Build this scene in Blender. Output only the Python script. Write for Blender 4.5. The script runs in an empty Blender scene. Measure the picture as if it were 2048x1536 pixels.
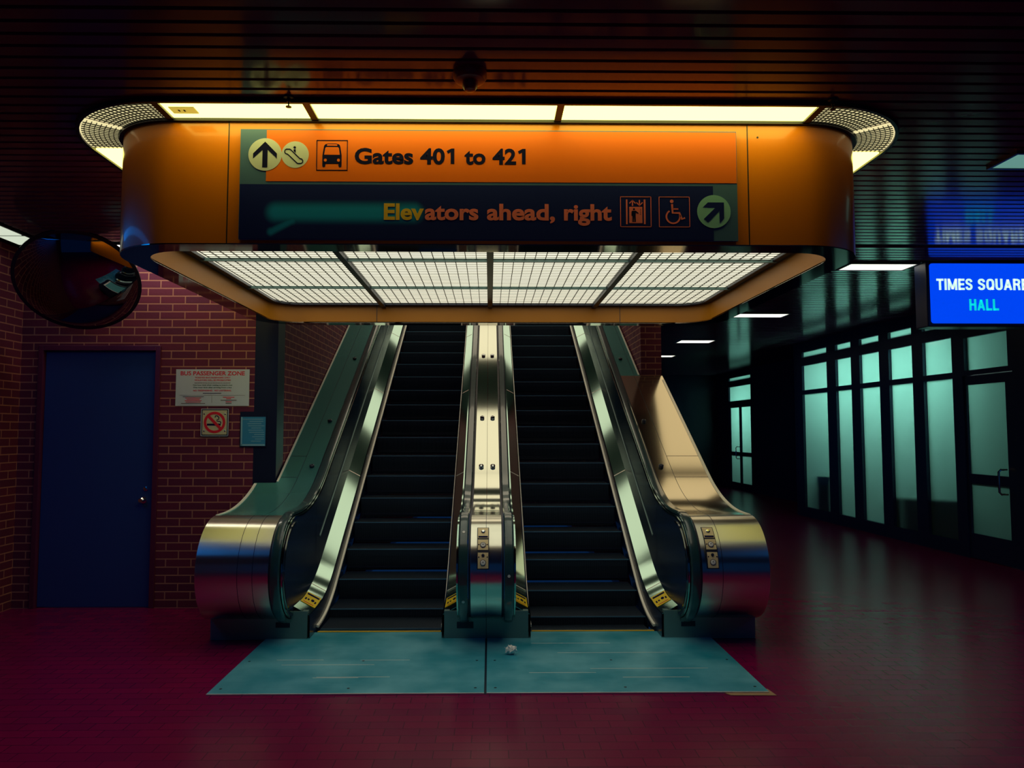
import bpy, bmesh, math, random
from mathutils import Vector, Matrix
random.seed(7)
sc = bpy.context.scene
COL = sc.collection
PI = math.pi

# ------------------------------------------------------------------ camera
FPX = 1480.0
yaw = math.atan(20 / FPX)
pitch = math.atan(94 / FPX)
cd = bpy.data.cameras.new('camera')
cam = bpy.data.objects.new('camera', cd)
COL.objects.link(cam)
cam.location = (0, 0, 1.75)
cam.rotation_euler = (PI / 2 + pitch, 0, -yaw)
cd.sensor_fit = 'HORIZONTAL'
cd.sensor_width = 36.0
cd.lens = 36.0 * FPX / 2048
cd.shift_x = 24 / 2048
cd.clip_start = 0.05
cd.clip_end = 200
sc.camera = cam

# ------------------------------------------------------------------ world, exposure
w = bpy.data.worlds.new('world')
sc.world = w
w.use_nodes = True
bg = w.node_tree.nodes['Background']
bg.inputs[0].default_value = (0.01, 0.10, 0.40, 1)
bg.inputs[1].default_value = 0.12
sc.view_settings.view_transform = 'Standard'
sc.view_settings.look = 'None'
sc.view_settings.gamma = 1.0
sc.view_settings.use_curve_mapping = False
sc.view_settings.exposure = 0.0

COVE = 4.2        # radiance of the cove diffusers round the canopy
LOUV = 1.12       # radiance of the diffuser over the egg-crate louvres
WELL = 1.25       # luminous panels over the escalator well
HALL = 1.5        # recessed lights of the right hall
WASH = 0.75       # wall-wash strips on the left
BACKROOM = 125.0   # lamps behind the frosted glass, watts

# blue fill lamps added out of view to tint the dark areas navy
for nm, loc, e in (('fill_lamp_left', (-4.48, 3.9, 3.5), 13.0), ('fill_lamp_right', (6.2, 3.4, 3.5), 20.0)):
    L = bpy.data.lights.new(nm, 'AREA'); L.shape = 'RECTANGLE'; L.size = 0.3; L.size_y = 3.4
    L.energy = e; L.color = (0.0, 0.22, 0.9)
    o = bpy.data.objects.new(nm, L); COL.objects.link(o); o.location = loc

# ------------------------------------------------------------------ materials
MATS = {}
def mat(name, col, rough=0.5, metal=0.0, emit=None, es=1.0, coat=0.0, spec=0.5, bump=None, brushed=None, noise=None, aniso=0.0):
    if name in MATS:
        return MATS[name]
    m = bpy.data.materials.new(name)
    m.use_nodes = True
    nt = m.node_tree
    b = nt.nodes['Principled BSDF']
    b.inputs['Base Color'].default_value = (*col, 1)
    b.inputs['Roughness'].default_value = rough
    b.inputs['Metallic'].default_value = metal
    b.inputs['Specular IOR Level'].default_value = spec
    b.inputs['Coat Weight'].default_value = coat
    b.inputs['Coat Roughness'].default_value = 0.06
    if emit:
        b.inputs['Emission Color'].default_value = (*emit, 1)
        b.inputs['Emission Strength'].default_value = es
    if aniso:
        tg = nt.nodes.new('ShaderNodeTangent'); tg.direction_type = 'RADIAL'; tg.axis = 'X'
        nt.links.new(tg.outputs[0], b.inputs['Tangent'])
        b.inputs['Anisotropic'].default_value = aniso
        b.inputs['Anisotropic Rotation'].default_value = 0.25
    if bump or noise or brushed:
        tc = nt.nodes.new('ShaderNodeTexCoord')
        mp = nt.nodes.new('ShaderNodeMapping')
        nt.links.new(tc.outputs['Object'], mp.inputs['Vector'])
        nz = nt.nodes.new('ShaderNodeTexNoise')
        nt.links.new(mp.outputs['Vector'], nz.inputs['Vector'])
        nz.inputs['Detail'].default_value = 5
        if brushed:
            mp.inputs['Scale'].default_value = brushed
            nz.inputs['Scale'].default_value = 1.0
            mr = nt.nodes.new('ShaderNodeMapRange')
            mr.inputs['To Min'].default_value = max(0.02, rough - 0.10)
            mr.inputs['To Max'].default_value = rough + 0.12
            nt.links.new(nz.outputs['Fac'], mr.inputs['Value'])
            nt.links.new(mr.outputs['Result'], b.inputs['Roughness'])
        if bump:
            if not brushed:
                nz.inputs['Scale'].default_value = bump[1]
            bp = nt.nodes.new('ShaderNodeBump')
            bp.inputs['Strength'].default_value = bump[0]
            bp.inputs['Distance'].default_value = 0.01
            nt.links.new(nz.outputs['Fac'], bp.inputs['Height'])
            nt.links.new(bp.outputs['Normal'], b.inputs['Normal'])
        if noise:
            nz2 = nt.nodes.new('ShaderNodeTexNoise')
            nz2.inputs['Scale'].default_value = noise[1]
            nz2.inputs['Detail'].default_value = 6
            nt.links.new(tc.outputs['Object'], nz2.inputs['Vector'])
            cr = nt.nodes.new('ShaderNodeValToRGB')
            cr.color_ramp.elements[0].position = 0.35
            cr.color_ramp.elements[1].position = 0.68
            cr.color_ramp.elements[0].color = (*col, 1)
            cr.color_ramp.elements[1].color = (*noise[0], 1)
            nt.links.new(nz2.outputs['Fac'], cr.inputs['Fac'])
            nt.links.new(cr.outputs['Color'], b.inputs['Base Color'])
    MATS[name] = m
    return m

def brick_mat(name, c1, c2, cm, bw, bh, mortar, floor=False, rough=0.75, bump=0.5):
    m = bpy.data.materials.new(name)
    m.use_nodes = True
    nt = m.node_tree
    b = nt.nodes['Principled BSDF']
    tc = nt.nodes.new('ShaderNodeTexCoord')
    sp = nt.nodes.new('ShaderNodeSeparateXYZ')
    nt.links.new(tc.outputs['Object'], sp.inputs[0])
    cb = nt.nodes.new('ShaderNodeCombineXYZ')
    if floor:
        nt.links.new(sp.outputs['X'], cb.inputs['X'])
        nt.links.new(sp.outputs['Y'], cb.inputs['Y'])
    else:
        ad = nt.nodes.new('ShaderNodeMath')
        nt.links.new(sp.outputs['X'], ad.inputs[0])
        nt.links.new(sp.outputs['Y'], ad.inputs[1])
        nt.links.new(ad.outputs[0], cb.inputs['X'])
        nt.links.new(sp.outputs['Z'], cb.inputs['Y'])
    br = nt.nodes.new('ShaderNodeTexBrick')
    br.inputs['Scale'].default_value = 1.0
    br.inputs['Brick Width'].default_value = bw
    br.inputs['Row Height'].default_value = bh
    br.inputs['Mortar Size'].default_value = mortar
    br.inputs['Mortar Smooth'].default_value = 0.2
    br.inputs['Bias'].default_value = -0.1
    br.inputs['Color1'].default_value = (*c1, 1)
    br.inputs['Color2'].default_value = (*c2, 1)
    br.inputs['Mortar'].default_value = (*cm, 1)
    nt.links.new(cb.outputs[0], br.inputs['Vector'])
    nt.links.new(br.outputs['Color'], b.inputs['Base Color'])
    nz = nt.nodes.new('ShaderNodeTexNoise')
    nz.inputs['Scale'].default_value = 45
    nt.links.new(tc.outputs['Object'], nz.inputs['Vector'])
    mth = nt.nodes.new('ShaderNodeMath')
    mth.operation = 'MULTIPLY_ADD'
    nt.links.new(nz.outputs['Fac'], mth.inputs[0])
    mth.inputs[1].default_value = 0.35
    iv = nt.nodes.new('ShaderNodeMath')
    iv.operation = 'SUBTRACT'
    iv.inputs[0].default_value = 1.0
    nt.links.new(br.outputs['Fac'], iv.inputs[1])
    nt.links.new(iv.outputs[0], mth.inputs[2])
    bp = nt.nodes.new('ShaderNodeBump')
    bp.inputs['Strength'].default_value = bump
    bp.inputs['Distance'].default_value = 0.008
    nt.links.new(mth.outputs[0], bp.inputs['Height'])
    nt.links.new(bp.outputs['Normal'], b.inputs['Normal'])
    b.inputs['Roughness'].default_value = rough
    MATS[name] = m
    return m

def pane_mat(name, col):
    m = bpy.data.materials.new(name)
    m.use_nodes = True
    nt = m.node_tree
    nt.nodes.remove(nt.nodes['Principled BSDF'])
    out = nt.nodes['Material Output']
    tr = nt.nodes.new('ShaderNodeBsdfTranslucent')
    tr.inputs[0].default_value = (*col, 1)
    gl = nt.nodes.new('ShaderNodeBsdfGlossy')
    gl.inputs['Roughness'].default_value = 0.04
    fr = nt.nodes.new('ShaderNodeFresnel')
    fr.inputs[0].default_value = 1.5
    mx = nt.nodes.new('ShaderNodeMixShader')
    nt.links.new(fr.outputs[0], mx.inputs[0])
    nt.links.new(tr.outputs[0], mx.inputs[1])
    nt.links.new(gl.outputs[0], mx.inputs[2])
    nt.links.new(mx.outputs[0], out.inputs[0])
    MATS[name] = m
    return m

ORANGE = mat('orange_enamel', (0.84, 0.235, 0.004), 0.28, coat=0.35)
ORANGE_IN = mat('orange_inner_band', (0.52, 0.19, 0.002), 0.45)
STEEL = mat('stainless_steel', (0.66, 0.70, 0.58), 0.09, 1.0)
STEEL_B = mat('brushed_stainless', (0.80, 0.80, 0.68), 0.28, 1.0, aniso=0.85)
STEEL_D = mat('dull_dark_steel', (0.16, 0.28, 0.27), 0.40, 0.3)
STEEL_T = mat('green_tinted_steel', (0.40, 0.60, 0.52), 0.10, 1.0)
TRIMW = mat('bright_aluminium', (0.97, 0.96, 0.86), 0.42, 0.35)
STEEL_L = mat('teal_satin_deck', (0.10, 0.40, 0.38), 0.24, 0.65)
NOSE = mat('step_nosing_highlight', (0.10, 0.26, 0.42), 0.35, 0.4)  # lighter nosing strip; its blue highlight is put into the colour
TEALC = mat('teal_well_ceiling', (0.03, 0.22, 0.20), 0.7)
PANEL = mat('dark_balustrade_panel', (0.012, 0.030, 0.075), 0.22, 0.0, spec=0.35)
RUBBER = mat('black_rubber', (0.015, 0.055, 0.062), 0.25, 0.0, coat=0.8)
BLACK = mat('black_metal', (0.005, 0.010, 0.035), 0.4)
STEP = mat('step_aluminium', (0.030, 0.050, 0.085), 0.42, 0.3)
CEIL = mat('dark_glossy_slat', (0.11, 0.030, 0.080), 0.14, 0.0, spec=0.6, bump=(0.03, 6.0))
CEILB = mat('ceiling_void_black', (0.004, 0.004, 0.006), 0.8)
MIRRORSOF = mat('polished_dark_soffit', (0.42, 0.36, 0.30), 0.06, 1.0)
PLATE = mat('teal_floor_plate', (0.012, 0.36, 0.50), 0.34, 0.30, brushed=(1.2, 60, 10), noise=((0.20, 0.66, 0.80), 2.0))
YELLOW = mat('yellow_paint', (0.85, 0.50, 0.01), 0.5)
STICKY = mat('yellow_sticker', (1.0, 0.72, 0.01), 0.45)
INK = mat('dark_navy_ink', (0.003, 0.004, 0.06), 0.7, spec=0.08)
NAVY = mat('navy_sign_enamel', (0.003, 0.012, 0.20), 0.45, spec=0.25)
SIGNOR = mat('orange_sign_enamel', (0.90, 0.165, 0.004), 0.42)
SIGNGR = mat('grey_green_sign_enamel', (0.06, 0.155, 0.42), 0.45)
DISC = mat('cream_disc', (0.60, 0.66, 0.90), 0.5)
DISCG = mat('sage_disc', (0.26, 0.60, 0.80), 0.5)
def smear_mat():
    # navy enamel with a soft-edged teal smear (two capsules, in metres on the panel)
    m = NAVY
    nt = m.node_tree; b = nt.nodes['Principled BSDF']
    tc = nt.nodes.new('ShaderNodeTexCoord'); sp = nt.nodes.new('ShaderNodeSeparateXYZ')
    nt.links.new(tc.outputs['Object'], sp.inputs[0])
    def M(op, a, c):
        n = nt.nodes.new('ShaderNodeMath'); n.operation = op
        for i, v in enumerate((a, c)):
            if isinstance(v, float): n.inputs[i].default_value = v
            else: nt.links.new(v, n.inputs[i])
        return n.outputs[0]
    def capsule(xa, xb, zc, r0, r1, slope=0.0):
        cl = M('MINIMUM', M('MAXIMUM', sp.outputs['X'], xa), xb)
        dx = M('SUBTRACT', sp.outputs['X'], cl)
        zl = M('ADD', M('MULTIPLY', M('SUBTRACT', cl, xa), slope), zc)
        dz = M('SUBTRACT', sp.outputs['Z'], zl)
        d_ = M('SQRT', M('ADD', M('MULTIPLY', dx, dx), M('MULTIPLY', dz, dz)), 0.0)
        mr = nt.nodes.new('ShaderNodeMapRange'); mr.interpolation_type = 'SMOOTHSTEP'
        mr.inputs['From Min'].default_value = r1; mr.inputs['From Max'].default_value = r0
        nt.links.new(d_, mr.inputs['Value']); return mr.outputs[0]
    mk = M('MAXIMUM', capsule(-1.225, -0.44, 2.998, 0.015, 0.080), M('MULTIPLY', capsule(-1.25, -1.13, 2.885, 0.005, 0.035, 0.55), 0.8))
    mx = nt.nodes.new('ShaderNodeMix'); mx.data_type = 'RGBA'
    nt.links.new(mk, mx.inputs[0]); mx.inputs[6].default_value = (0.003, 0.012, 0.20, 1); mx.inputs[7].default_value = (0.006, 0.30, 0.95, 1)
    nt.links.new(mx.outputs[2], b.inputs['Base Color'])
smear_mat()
TEXTY = mat('gold_lettering', (0.85, 0.52, 0.06), 0.5)
TEXTR = mat('salmon_lettering', (0.95, 0.21, 0.26), 0.5)
COVEM = mat('cove_diffuser', (0.5, 0.5, 0.4), 0.5, emit=(1.0, 0.90, 0.17), es=COVE)
COVEP = mat('prismatic_diffuser', (0.5, 0.5, 0.4), 0.5, emit=(1.0, 0.88, 0.45), es=0.85)
LOUVM = mat('louvre_diffuser', (0.5, 0.5, 0.4), 0.5, emit=(1.0, 0.95, 0.72), es=LOUV)
LBAR = mat('louvre_bar', (0.07, 0.08, 0.07), 0.4, 0.0)
WELLM = mat('well_panel', (0.5, 0.5, 0.4), 0.5, emit=(1.0, 0.86, 0.62), es=WELL)
HALLM = mat('hall_light_diffuser', (0.5, 0.5, 0.4), 0.5, emit=(1.0, 0.98, 0.82), es=HALL)
GOLDM = mat('added_warm_diffuser', (0.5, 0.5, 0.4), 0.5, emit=(1.0, 0.78, 0.46), es=0.9)
HALLT = mat('dim_teal_diffuser', (0.4, 0.5, 0.4), 0.5, emit=(0.12, 0.30, 0.25), es=0.9)
WASHM = mat('strip_diffuser', (0.5, 0.5, 0.4), 0.5, emit=(0.85, 0.95, 0.75), es=WASH)
WASHF = mat('front_strip_diffuser', (0.5, 0.5, 0.4), 0.5, emit=(1.0, 0.92, 0.75), es=5.0)
BLUEL = mat('blue_backlit_face', (0.0, 0.02, 0.2), 0.3, emit=(0.0, 0.06, 0.90), es=1.0)
WHITEL = mat('white_backlit_letters', (0.5, 0.5, 0.5), 0.4, emit=(0.62, 0.95, 0.85), es=1.0)
CYANL = mat('cyan_backlit_letters', (0.2, 0.5, 0.5), 0.4, emit=(0.0, 0.62, 0.62), es=1.0)
BRICK = brick_mat('red_brick', (0.145, 0.010, 0.042), (0.100, 0.007, 0.042), (0.42, 0.18, 0.12), 0.2515, 0.0800, 0.0065)
PAVER = brick_mat('red_floor_pavers', (0.22, 0.002, 0.062), (0.175, 0.002, 0.060), (0.09, 0.002, 0.04), 0.205, 0.102, 0.003, True, 0.27, 0.12)
PAVER.node_tree.nodes['Principled BSDF'].inputs['Specular IOR Level'].default_value = 0.2
DOORP = mat('navy_door_paint', (0.015, 0.05, 0.24), 0.45)
FRAME = mat('dark_storefront_frame', (0.008, 0.022, 0.085), 0.35)
PLUM = mat('plum_door_frame', (0.10, 0.012, 0.05), 0.4)
PANE = pane_mat('frosted_glass', (0.52, 0.78, 0.72))
CHROME = mat('chrome', (0.75, 0.75, 0.72), 0.08, 1.0)
BRASS = mat('brass_plate', (0.85, 0.68, 0.36), 0.4, 0.1)
NOTICEW = mat('off_white_notice', (0.60, 0.70, 0.78), 0.5)
RED = mat('red_print', (0.75, 0.015, 0.03), 0.5)
GREENP = mat('dark_green_print', (0.01, 0.10, 0.07), 0.5)
GREYP = mat('grey_print', (0.15, 0.12, 0.12), 0.5)
NSW = mat('cream_plate', (0.62, 0.60, 0.36), 0.45)
BLUESH = mat('blue_sheet', (0.04, 0.26, 0.48), 0.4)
BLUEL2 = mat('pale_blue_print', (0.25, 0.50, 0.62), 0.4)
MIRROR = mat('convex_mirror_glass', (0.20, 0.18, 0.22), 0.02, 1.0)
PAPER = mat('white_tissue', (0.95, 0.93, 0.88), 0.8)
TAN = mat('tan_strip', (0.42, 0.24, 0.12), 0.6)
WHITEP = mat('white_label', (0.8, 0.78, 0.7), 0.6)
LABELP = pane_mat('paper_label', (0.55, 0.50, 0.42))
BACKW = mat('back_room_wall', (0.35, 0.55, 0.48), 0.8)
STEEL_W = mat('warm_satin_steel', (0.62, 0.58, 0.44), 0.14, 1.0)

# ------------------------------------------------------------------ mesh helpers
class MB:
    def __init__(s):
        s.v = []; s.f = []; s.m = []; s.mats = []
    def mi(s, m):
        if m not in s.mats: s.mats.append(m)
        return s.mats.index(m)
    def add(s, vs, fs, m):
        o = len(s.v); k = s.mi(m)
        s.v += [tuple(p) for p in vs]
        for f in fs:
            s.f.append(tuple(i + o for i in f)); s.m.append(k)
    def box(s, a, b, m):
        x0, y0, z0 = a; x1, y1, z1 = b
        vs = [(x0,y0,z0),(x1,y0,z0),(x1,y1,z0),(x0,y1,z0),(x0,y0,z1),(x1,y0,z1),(x1,y1,z1),(x0,y1,z1)]
        s.add(vs, [(3,2,1,0),(4,5,6,7),(0,1,5,4),(1,2,6,5),(2,3,7,6),(3,0,4,7)], m)
    def prism(s, pts, fn, t0, t1, m):
        """polygon pts (u,v) extruded from t0 to t1; fn(u,v,t)->xyz"""
        n = len(pts)
        vs = [fn(u, v, t0) for u, v in pts] + [fn(u, v, t1) for u, v in pts]
        s.add(vs, [tuple(range(n))[::-1], tuple(range(n, 2*n))] + [(i, (i+1) % n, n + (i+1) % n, n + i) for i in range(n)], m)
    def ring(s, outer, inner, fn, t0, t1, m):
        n = len(outer)
        vs = [fn(u,v,t0) for u,v in outer] + [fn(u,v,t0) for u,v in inner] + [fn(u,v,t1) for u,v in outer] + [fn(u,v,t1) for u,v in inner]
        fs = []
        for i in range(n):
            j = (i+1) % n
            fs += [(i, j, n+j, n+i), (2*n+i, 3*n+i, 3*n+j, 2*n+j), (i, 2*n+i, 2*n+j, j), (n+i, n+j, 3*n+j, 3*n+i)]
        s.add(vs, fs, m)
    def sweep(s, path, prof, m, closed_prof=True, caps=True):
        """path: list of (pos, side, normal); prof: (a,b) along side and normal"""
        n = len(prof); vs = []
        for p, sd, nr in path:
            for a, b in prof:
                vs.append(p + sd * a + nr * b)
        fs = []
        rng = n if closed_prof else n - 1
        for i in range(len(path) - 1):
            for j in range(rng):
                k = (j + 1) % n
                fs.append((i*n+j, i*n+k, (i+1)*n+k, (i+1)*n+j))
        if caps and closed_prof:
            fs.append(tuple(range(n))[::-1])
            fs.append(tuple(range((len(path)-1)*n, len(path)*n)))
        s.add(vs, fs, m)
    def lathe(s, c, axis, prof, m, seg=24):
        """prof: (radius, distance along axis)"""
        ax = Vector(axis).normalized()
        u = ax.orthogonal().normalized(); w_ = ax.cross(u); c = Vector(c)
        vs = []; n = len(prof)
        for i in range(seg):
            a = 2*PI*i/seg
            d = u*math.cos(a) + w_*math.sin(a)
            for r, h in prof: vs.append(c + d*r + ax*h)
        fs = []
        for i in range(seg):
            j = (i+1) % seg
            for k in range(n-1): fs.append((i*n+k, j*n+k, j*n+k+1, i*n+k+1))
        fs.append(tuple(i*n for i in range(seg))[::-1])
        fs.append(tuple(i*n+n-1 for i in range(seg)))
        s.add(vs, fs, m)
    def build(s, name, parent=None, smooth=False, bevel=0.0, label=None):
        me = bpy.data.meshes.new(name)
        me.from_pydata(s.v, [], s.f)
        for m in s.mats: me.materials.append(m)
        me.polygons.foreach_set('material_index', s.m)
        bm = bmesh.new(); bm.from_mesh(me)
        bmesh.ops.remove_doubles(bm, verts=bm.verts, dist=1e-5)
        bmesh.ops.recalc_face_normals(bm, faces=bm.faces)
        bm.to_mesh(me); bm.free()
        o = bpy.data.objects.new(name, me)
        COL.objects.link(o)
        if smooth:
            me.polygons.foreach_set('use_smooth', [True]*len(me.polygons))
            md = o.modifiers.new('es', 'EDGE_SPLIT'); md.split_angle = math.radians(35)
        if bevel:
            md = o.modifiers.new('bv', 'BEVEL'); md.width = bevel; md.segments = 2; md.limit_method = 'ANGLE'
        if parent: o.parent = parent
        if label: o['label'] = label
        return o

def tag(o, label, cat, group=None):
    o['label'] = label; o['category'] = cat
    if group: o['group'] = group
    return o
def struct(o):
    o['kind'] = 'structure'; return o
def empty(name, loc=(0, 0, 0)):
    o = bpy.data.objects.new(name, None); o.empty_display_size = 0.1
    COL.objects.link(o); o.location = loc
    return o
def put(o, parent):
    """parent while keeping the mesh where it was authored in world coordinates"""
    o.parent = parent
    o.matrix_parent_inverse = Matrix.Translation(parent.location).inverted()
    return o
def P(mb, name, root, **k):
    return put(mb.build(name, **k), root)

def one_glyph(mb, x, y, cap, m, fn, t0, t1):
    """a sans figure 1 with a flag, x = left edge, y = baseline"""
    k = cap/31.0
    mb.prism([(x+a*k, y+b_*k) for a, b_ in ((9.2,0),(16.4,0),(16.4,31),(10.4,31),(1.2,26.0),(3.6,20.6),(9.2,23.6))], fn, t0, t1, m)
def text_mb(mb, body, m, fn, cap, width=None, x=0, y=0, align='LEFT', bold=0.0, t0=0.0, t1=0.001, wx=None):
    """lettering: fn(u,v,t)->xyz; (x,y) baseline origin; cap = capital height; width fits the word"""
    cu = bpy.data.curves.new('t', 'FONT'); cu.body = body; cu.size = 1.0
    cu.offset = bold; cu.resolution_u = 4
    cu.extrude = 0.5
    o = bpy.data.objects.new('t', cu); COL.objects.link(o)
    h = bpy.data.curves.new('h', 'FONT'); h.body = 'H'; h.size = 1.0; h.offset = bold
    ho = bpy.data.objects.new('h', h); COL.objects.link(ho)
    bpy.context.view_layer.update()
    dg = bpy.context.evaluated_depsgraph_get()
    me = bpy.data.meshes.new_from_object(o.evaluated_get(dg))
    mh = bpy.data.meshes.new_from_object(ho.evaluated_get(dg))
    hs = max(v.co.y for v in mh.vertices)
    xs = [v.co.x for v in me.vertices]; x0, x1 = min(xs), max(xs)
    sy = cap / hs
    sx = width / (x1 - x0) if width else sy
    W = (x1 - x0) * sx
    off = {'LEFT': 0, 'CENTER': -W/2, 'RIGHT': -W}[align]
    vs = []
    for v in me.vertices:
        t = t0 if v.co.z < 0 else t1
        vs.append(fn(x + off + (v.co.x - x0)*sx, y + v.co.y*sy, t))
    mb.add(vs, [tuple(p.vertices) for p in me.polygons], m)
    for ob, c in ((o, cu), (ho, h)):
        bpy.data.objects.remove(ob); bpy.data.curves.remove(c)
    bpy.data.meshes.remove(me); bpy.data.meshes.remove(mh)

GLY = {'T': (.62, [[(0,.9),(.62,.9)],[(.31,.9),(.31,0)]]), 'I': (.2, [[(.1,0),(.1,1)]]), 'E': (.56, [[(.1,0),(.1,1)],[(.1,.9),(.56,.9)],[(.1,.51),(.52,.51)],[(.1,.1),(.56,.1)]]),
 'H': (.64, [[(.1,0),(.1,1)],[(.54,0),(.54,1)],[(.1,.52),(.54,.52)]]), 'L': (.54, [[(.1,0),(.1,1)],[(.1,.1),(.54,.1)]]),
 'M': (.84, [[(.1,0),(.1,1)],[(.74,0),(.74,1)],[(.12,.93),(.42,.08)],[(.72,.93),(.42,.08)]]), 'A': (.70, [[(.09,0),(.35,.93)],[(.61,0),(.35,.93)],[(.2,.30),(.5,.30)]]),
 'U': (.62, [[(.1,1),(.1,.30),(.14,.17),(.23,.10),(.31,.09),(.39,.10),(.48,.17),(.52,.30),(.52,1)]]),
 'S': (.62, [[(.52,.70),(.49,.83),(.40,.90),(.31,.915),(.20,.90),(.12,.82),(.10,.72),(.14,.61),(.25,.55),(.40,.48),(.50,.39),(.52,.27),(.48,.16),(.39,.10),(.30,.085),(.20,.10),(.12,.17),(.095,.30)]]),
 'R': (.64, [[(.1,0),(.1,1)],[(.1,.91),(.36,.91),(.48,.86),(.53,.73),(.48,.58),(.36,.52),(.1,.52)],[(.36,.50),(.47,.40),(.53,0)]]),
 'Q': (.68, [[(.34,.915),(.2,.88),(.12,.76),(.1,.5),(.12,.24),(.2,.12),(.34,.085),(.48,.12),(.56,.24),(.58,.5),(.56,.76),(.48,.88),(.34,.915)],[(.38,.26),(.60,.0)]])}
def block_text(mb, word, x, z, cap, width, m, fn, t0, t1, wt=0.19, gap=0.085):
    tot = sum(GLY[c][0] for c in word) + gap*(len(word)-1); kx = width/tot; px = 0
    for c in word:
        for line in GLY[c][1]:
            st = stroke(line, wt); n = len(line)
            for i in range(n-1):
                q = [st[i], st[i+1], st[2*n-2-i], st[2*n-1-i]]
                mb.prism([(x+(px+a)*kx, z+max(0.0, min(1.0, b_))*cap) for a, b_ in q], fn, t0, t1, m)
        px += GLY[c][0] + gap
def circ(cx, cy, r, n=40, a0=0, a1=2*PI, end=False):
    k = n + 1 if end else n
    return [(cx + r*math.cos(a0 + (a1-a0)*i/n), cy + r*math.sin(a0 + (a1-a0)*i/n)) for i in range(k)]
def rrect(x0, y0, x1, y1, r, n=10):
    out = []
    for cx, cy, a in ((x1-r, y1-r, 0), (x0+r, y1-r, PI/2), (x0+r, y0+r, PI), (x1-r, y0+r, 1.5*PI)):
        out += circ(cx, cy, r, n, a, a+PI/2, True)
    return out
def stroke(pts, w_):
    """thick polyline outline"""
    L = []; R = []
    for i, p in enumerate(pts):
        a = Vector(pts[max(0, i-1)]); b = Vector(pts[min(len(pts)-1, i+1)])
        d = (b - a).normalized(); n = Vector((-d.y, d.x)) * w_/2
        L.append((p[0]+n.x, p[1]+n.y)); R.append((p[0]-n.x, p[1]-n.y))
    return L + R[::-1]

# ------------------------------------------------------------------ setting
CZ = 3.55         # ceiling height
WY = 7.5          # brick front wall
XL = -4.73        # left wall
SEAM = -0.03
def wallx(y): return 6.472 - 0.0346*(y - 15.1)

f = MB(); f.box((XL-0.2, -5, -0.1), (10.5, 6.575, 0), PAVER); f.box((XL-0.2, 6.575, -0.1), (-1.56, 24.2, 0), PAVER); f.box((1.51, 6.575, -0.1), (10.5, 24.2, 0), PAVER)
f.box((-1.7, 6.5, -0.62), (1.7, 10.0, -0.60), CEILB); f.box((-1.7, 6.55, -0.6), (1.7, 6.574, -0.1), CEILB)
struct(f.build('floor'))

c = MB()
def slats(x0, x1, y0, y1):
    y = y0
    while y + 0.086 <= y1 + 1e-6:
        z = CZ + 0.012
        c.add([(x0,y,z+0.018),(x0,y+0.004,z),(x0,y+0.082,z),(x0,y+0.086,z+0.018),(x1,y,z+0.018),(x1,y+0.004,z),(x1,y+0.082,z),(x1,y+0.086,z+0.018)],
              [(0,1,5,4),(1,2,6,5),(2,3,7,6),(0,3,2,1),(4,5,6,7)], CEIL)
        y += 0.1073
slats(-4.25, 7.2, 3.955 - 0.1073*64, 7.10)
slats(1.98, 7.2, 3.955 + 0.1073*30, 9.75)
slats(2.26, 7.6, 3.955 + 0.1073*54, 23.9)
c.box((XL, -5, CZ+0.03), (9.2, 7.45, CZ+0.06), CEILB)
c.box((1.98, 7.45, CZ+0.03), (9.2, 9.75, CZ+0.06), CEILB)
c.box((2.26, 9.75, CZ+0.03), (9.2, 24.2, CZ+0.06), CEILB)
struct(c.build('ceiling'))

# left wall, front brick wall with the door opening, well walls, header
b = MB(); b.box((XL-0.2, -5, 0), (XL, WY+0.25, CZ+0.03), BRICK)
struct(b.build('wall_left'))
DX0, DX1, DZ = -4.50, -3.375, 2.56
b = MB()
b.box((XL, WY, 0), (DX0-0.05, WY+0.25, CZ+0.03), BRICK)
b.box((DX0-0.05, WY, DZ+0.05), (DX1+0.05, WY+0.25, CZ+0.03), BRICK)
b.box((DX1+0.05, WY, 0), (-2.38, WY+0.25, CZ+0.03), BRICK)
struct(b.build('wall_front'))
b = MB()
b.box((-2.38, WY, 0), (-2.15, WY+0.25, CZ+0.03), BLACK)
struct(b.build('trim_1'))
b = MB()
b.box((-2.40, WY+0.25, 0), (-2.15, 16.2, 5.2), BRICK)
b.box((-2.40, 16.0, 0), (2.25, 16.25, 5.2), BRICK)
struct(b.build('wall_well'))
b = MB()
b.box((1.98, 9.65, 0), (2.25, 16.0, 5.2), BRICK)
b.box((1.98, WY, CZ+0.07), (2.10, 9.65, 5.2), BRICK)
struct(b.build('wall_right_of_well'))
b = MB()
b.box((-2.40, WY-0.02, CZ+0.03), (2.10, WY+0.10, 5.2), BLACK)
b.box((-2.15, WY-0.02, 2.98), (2.25, WY+0.10, CZ+0.03), BLACK)
struct(b.build('wall_header'))
b = MB(); b.box((-2.40, WY, 5.2), (2.25, 16.25, 5.3), TEALC)
struct(b.build('ceiling_well'))

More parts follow.
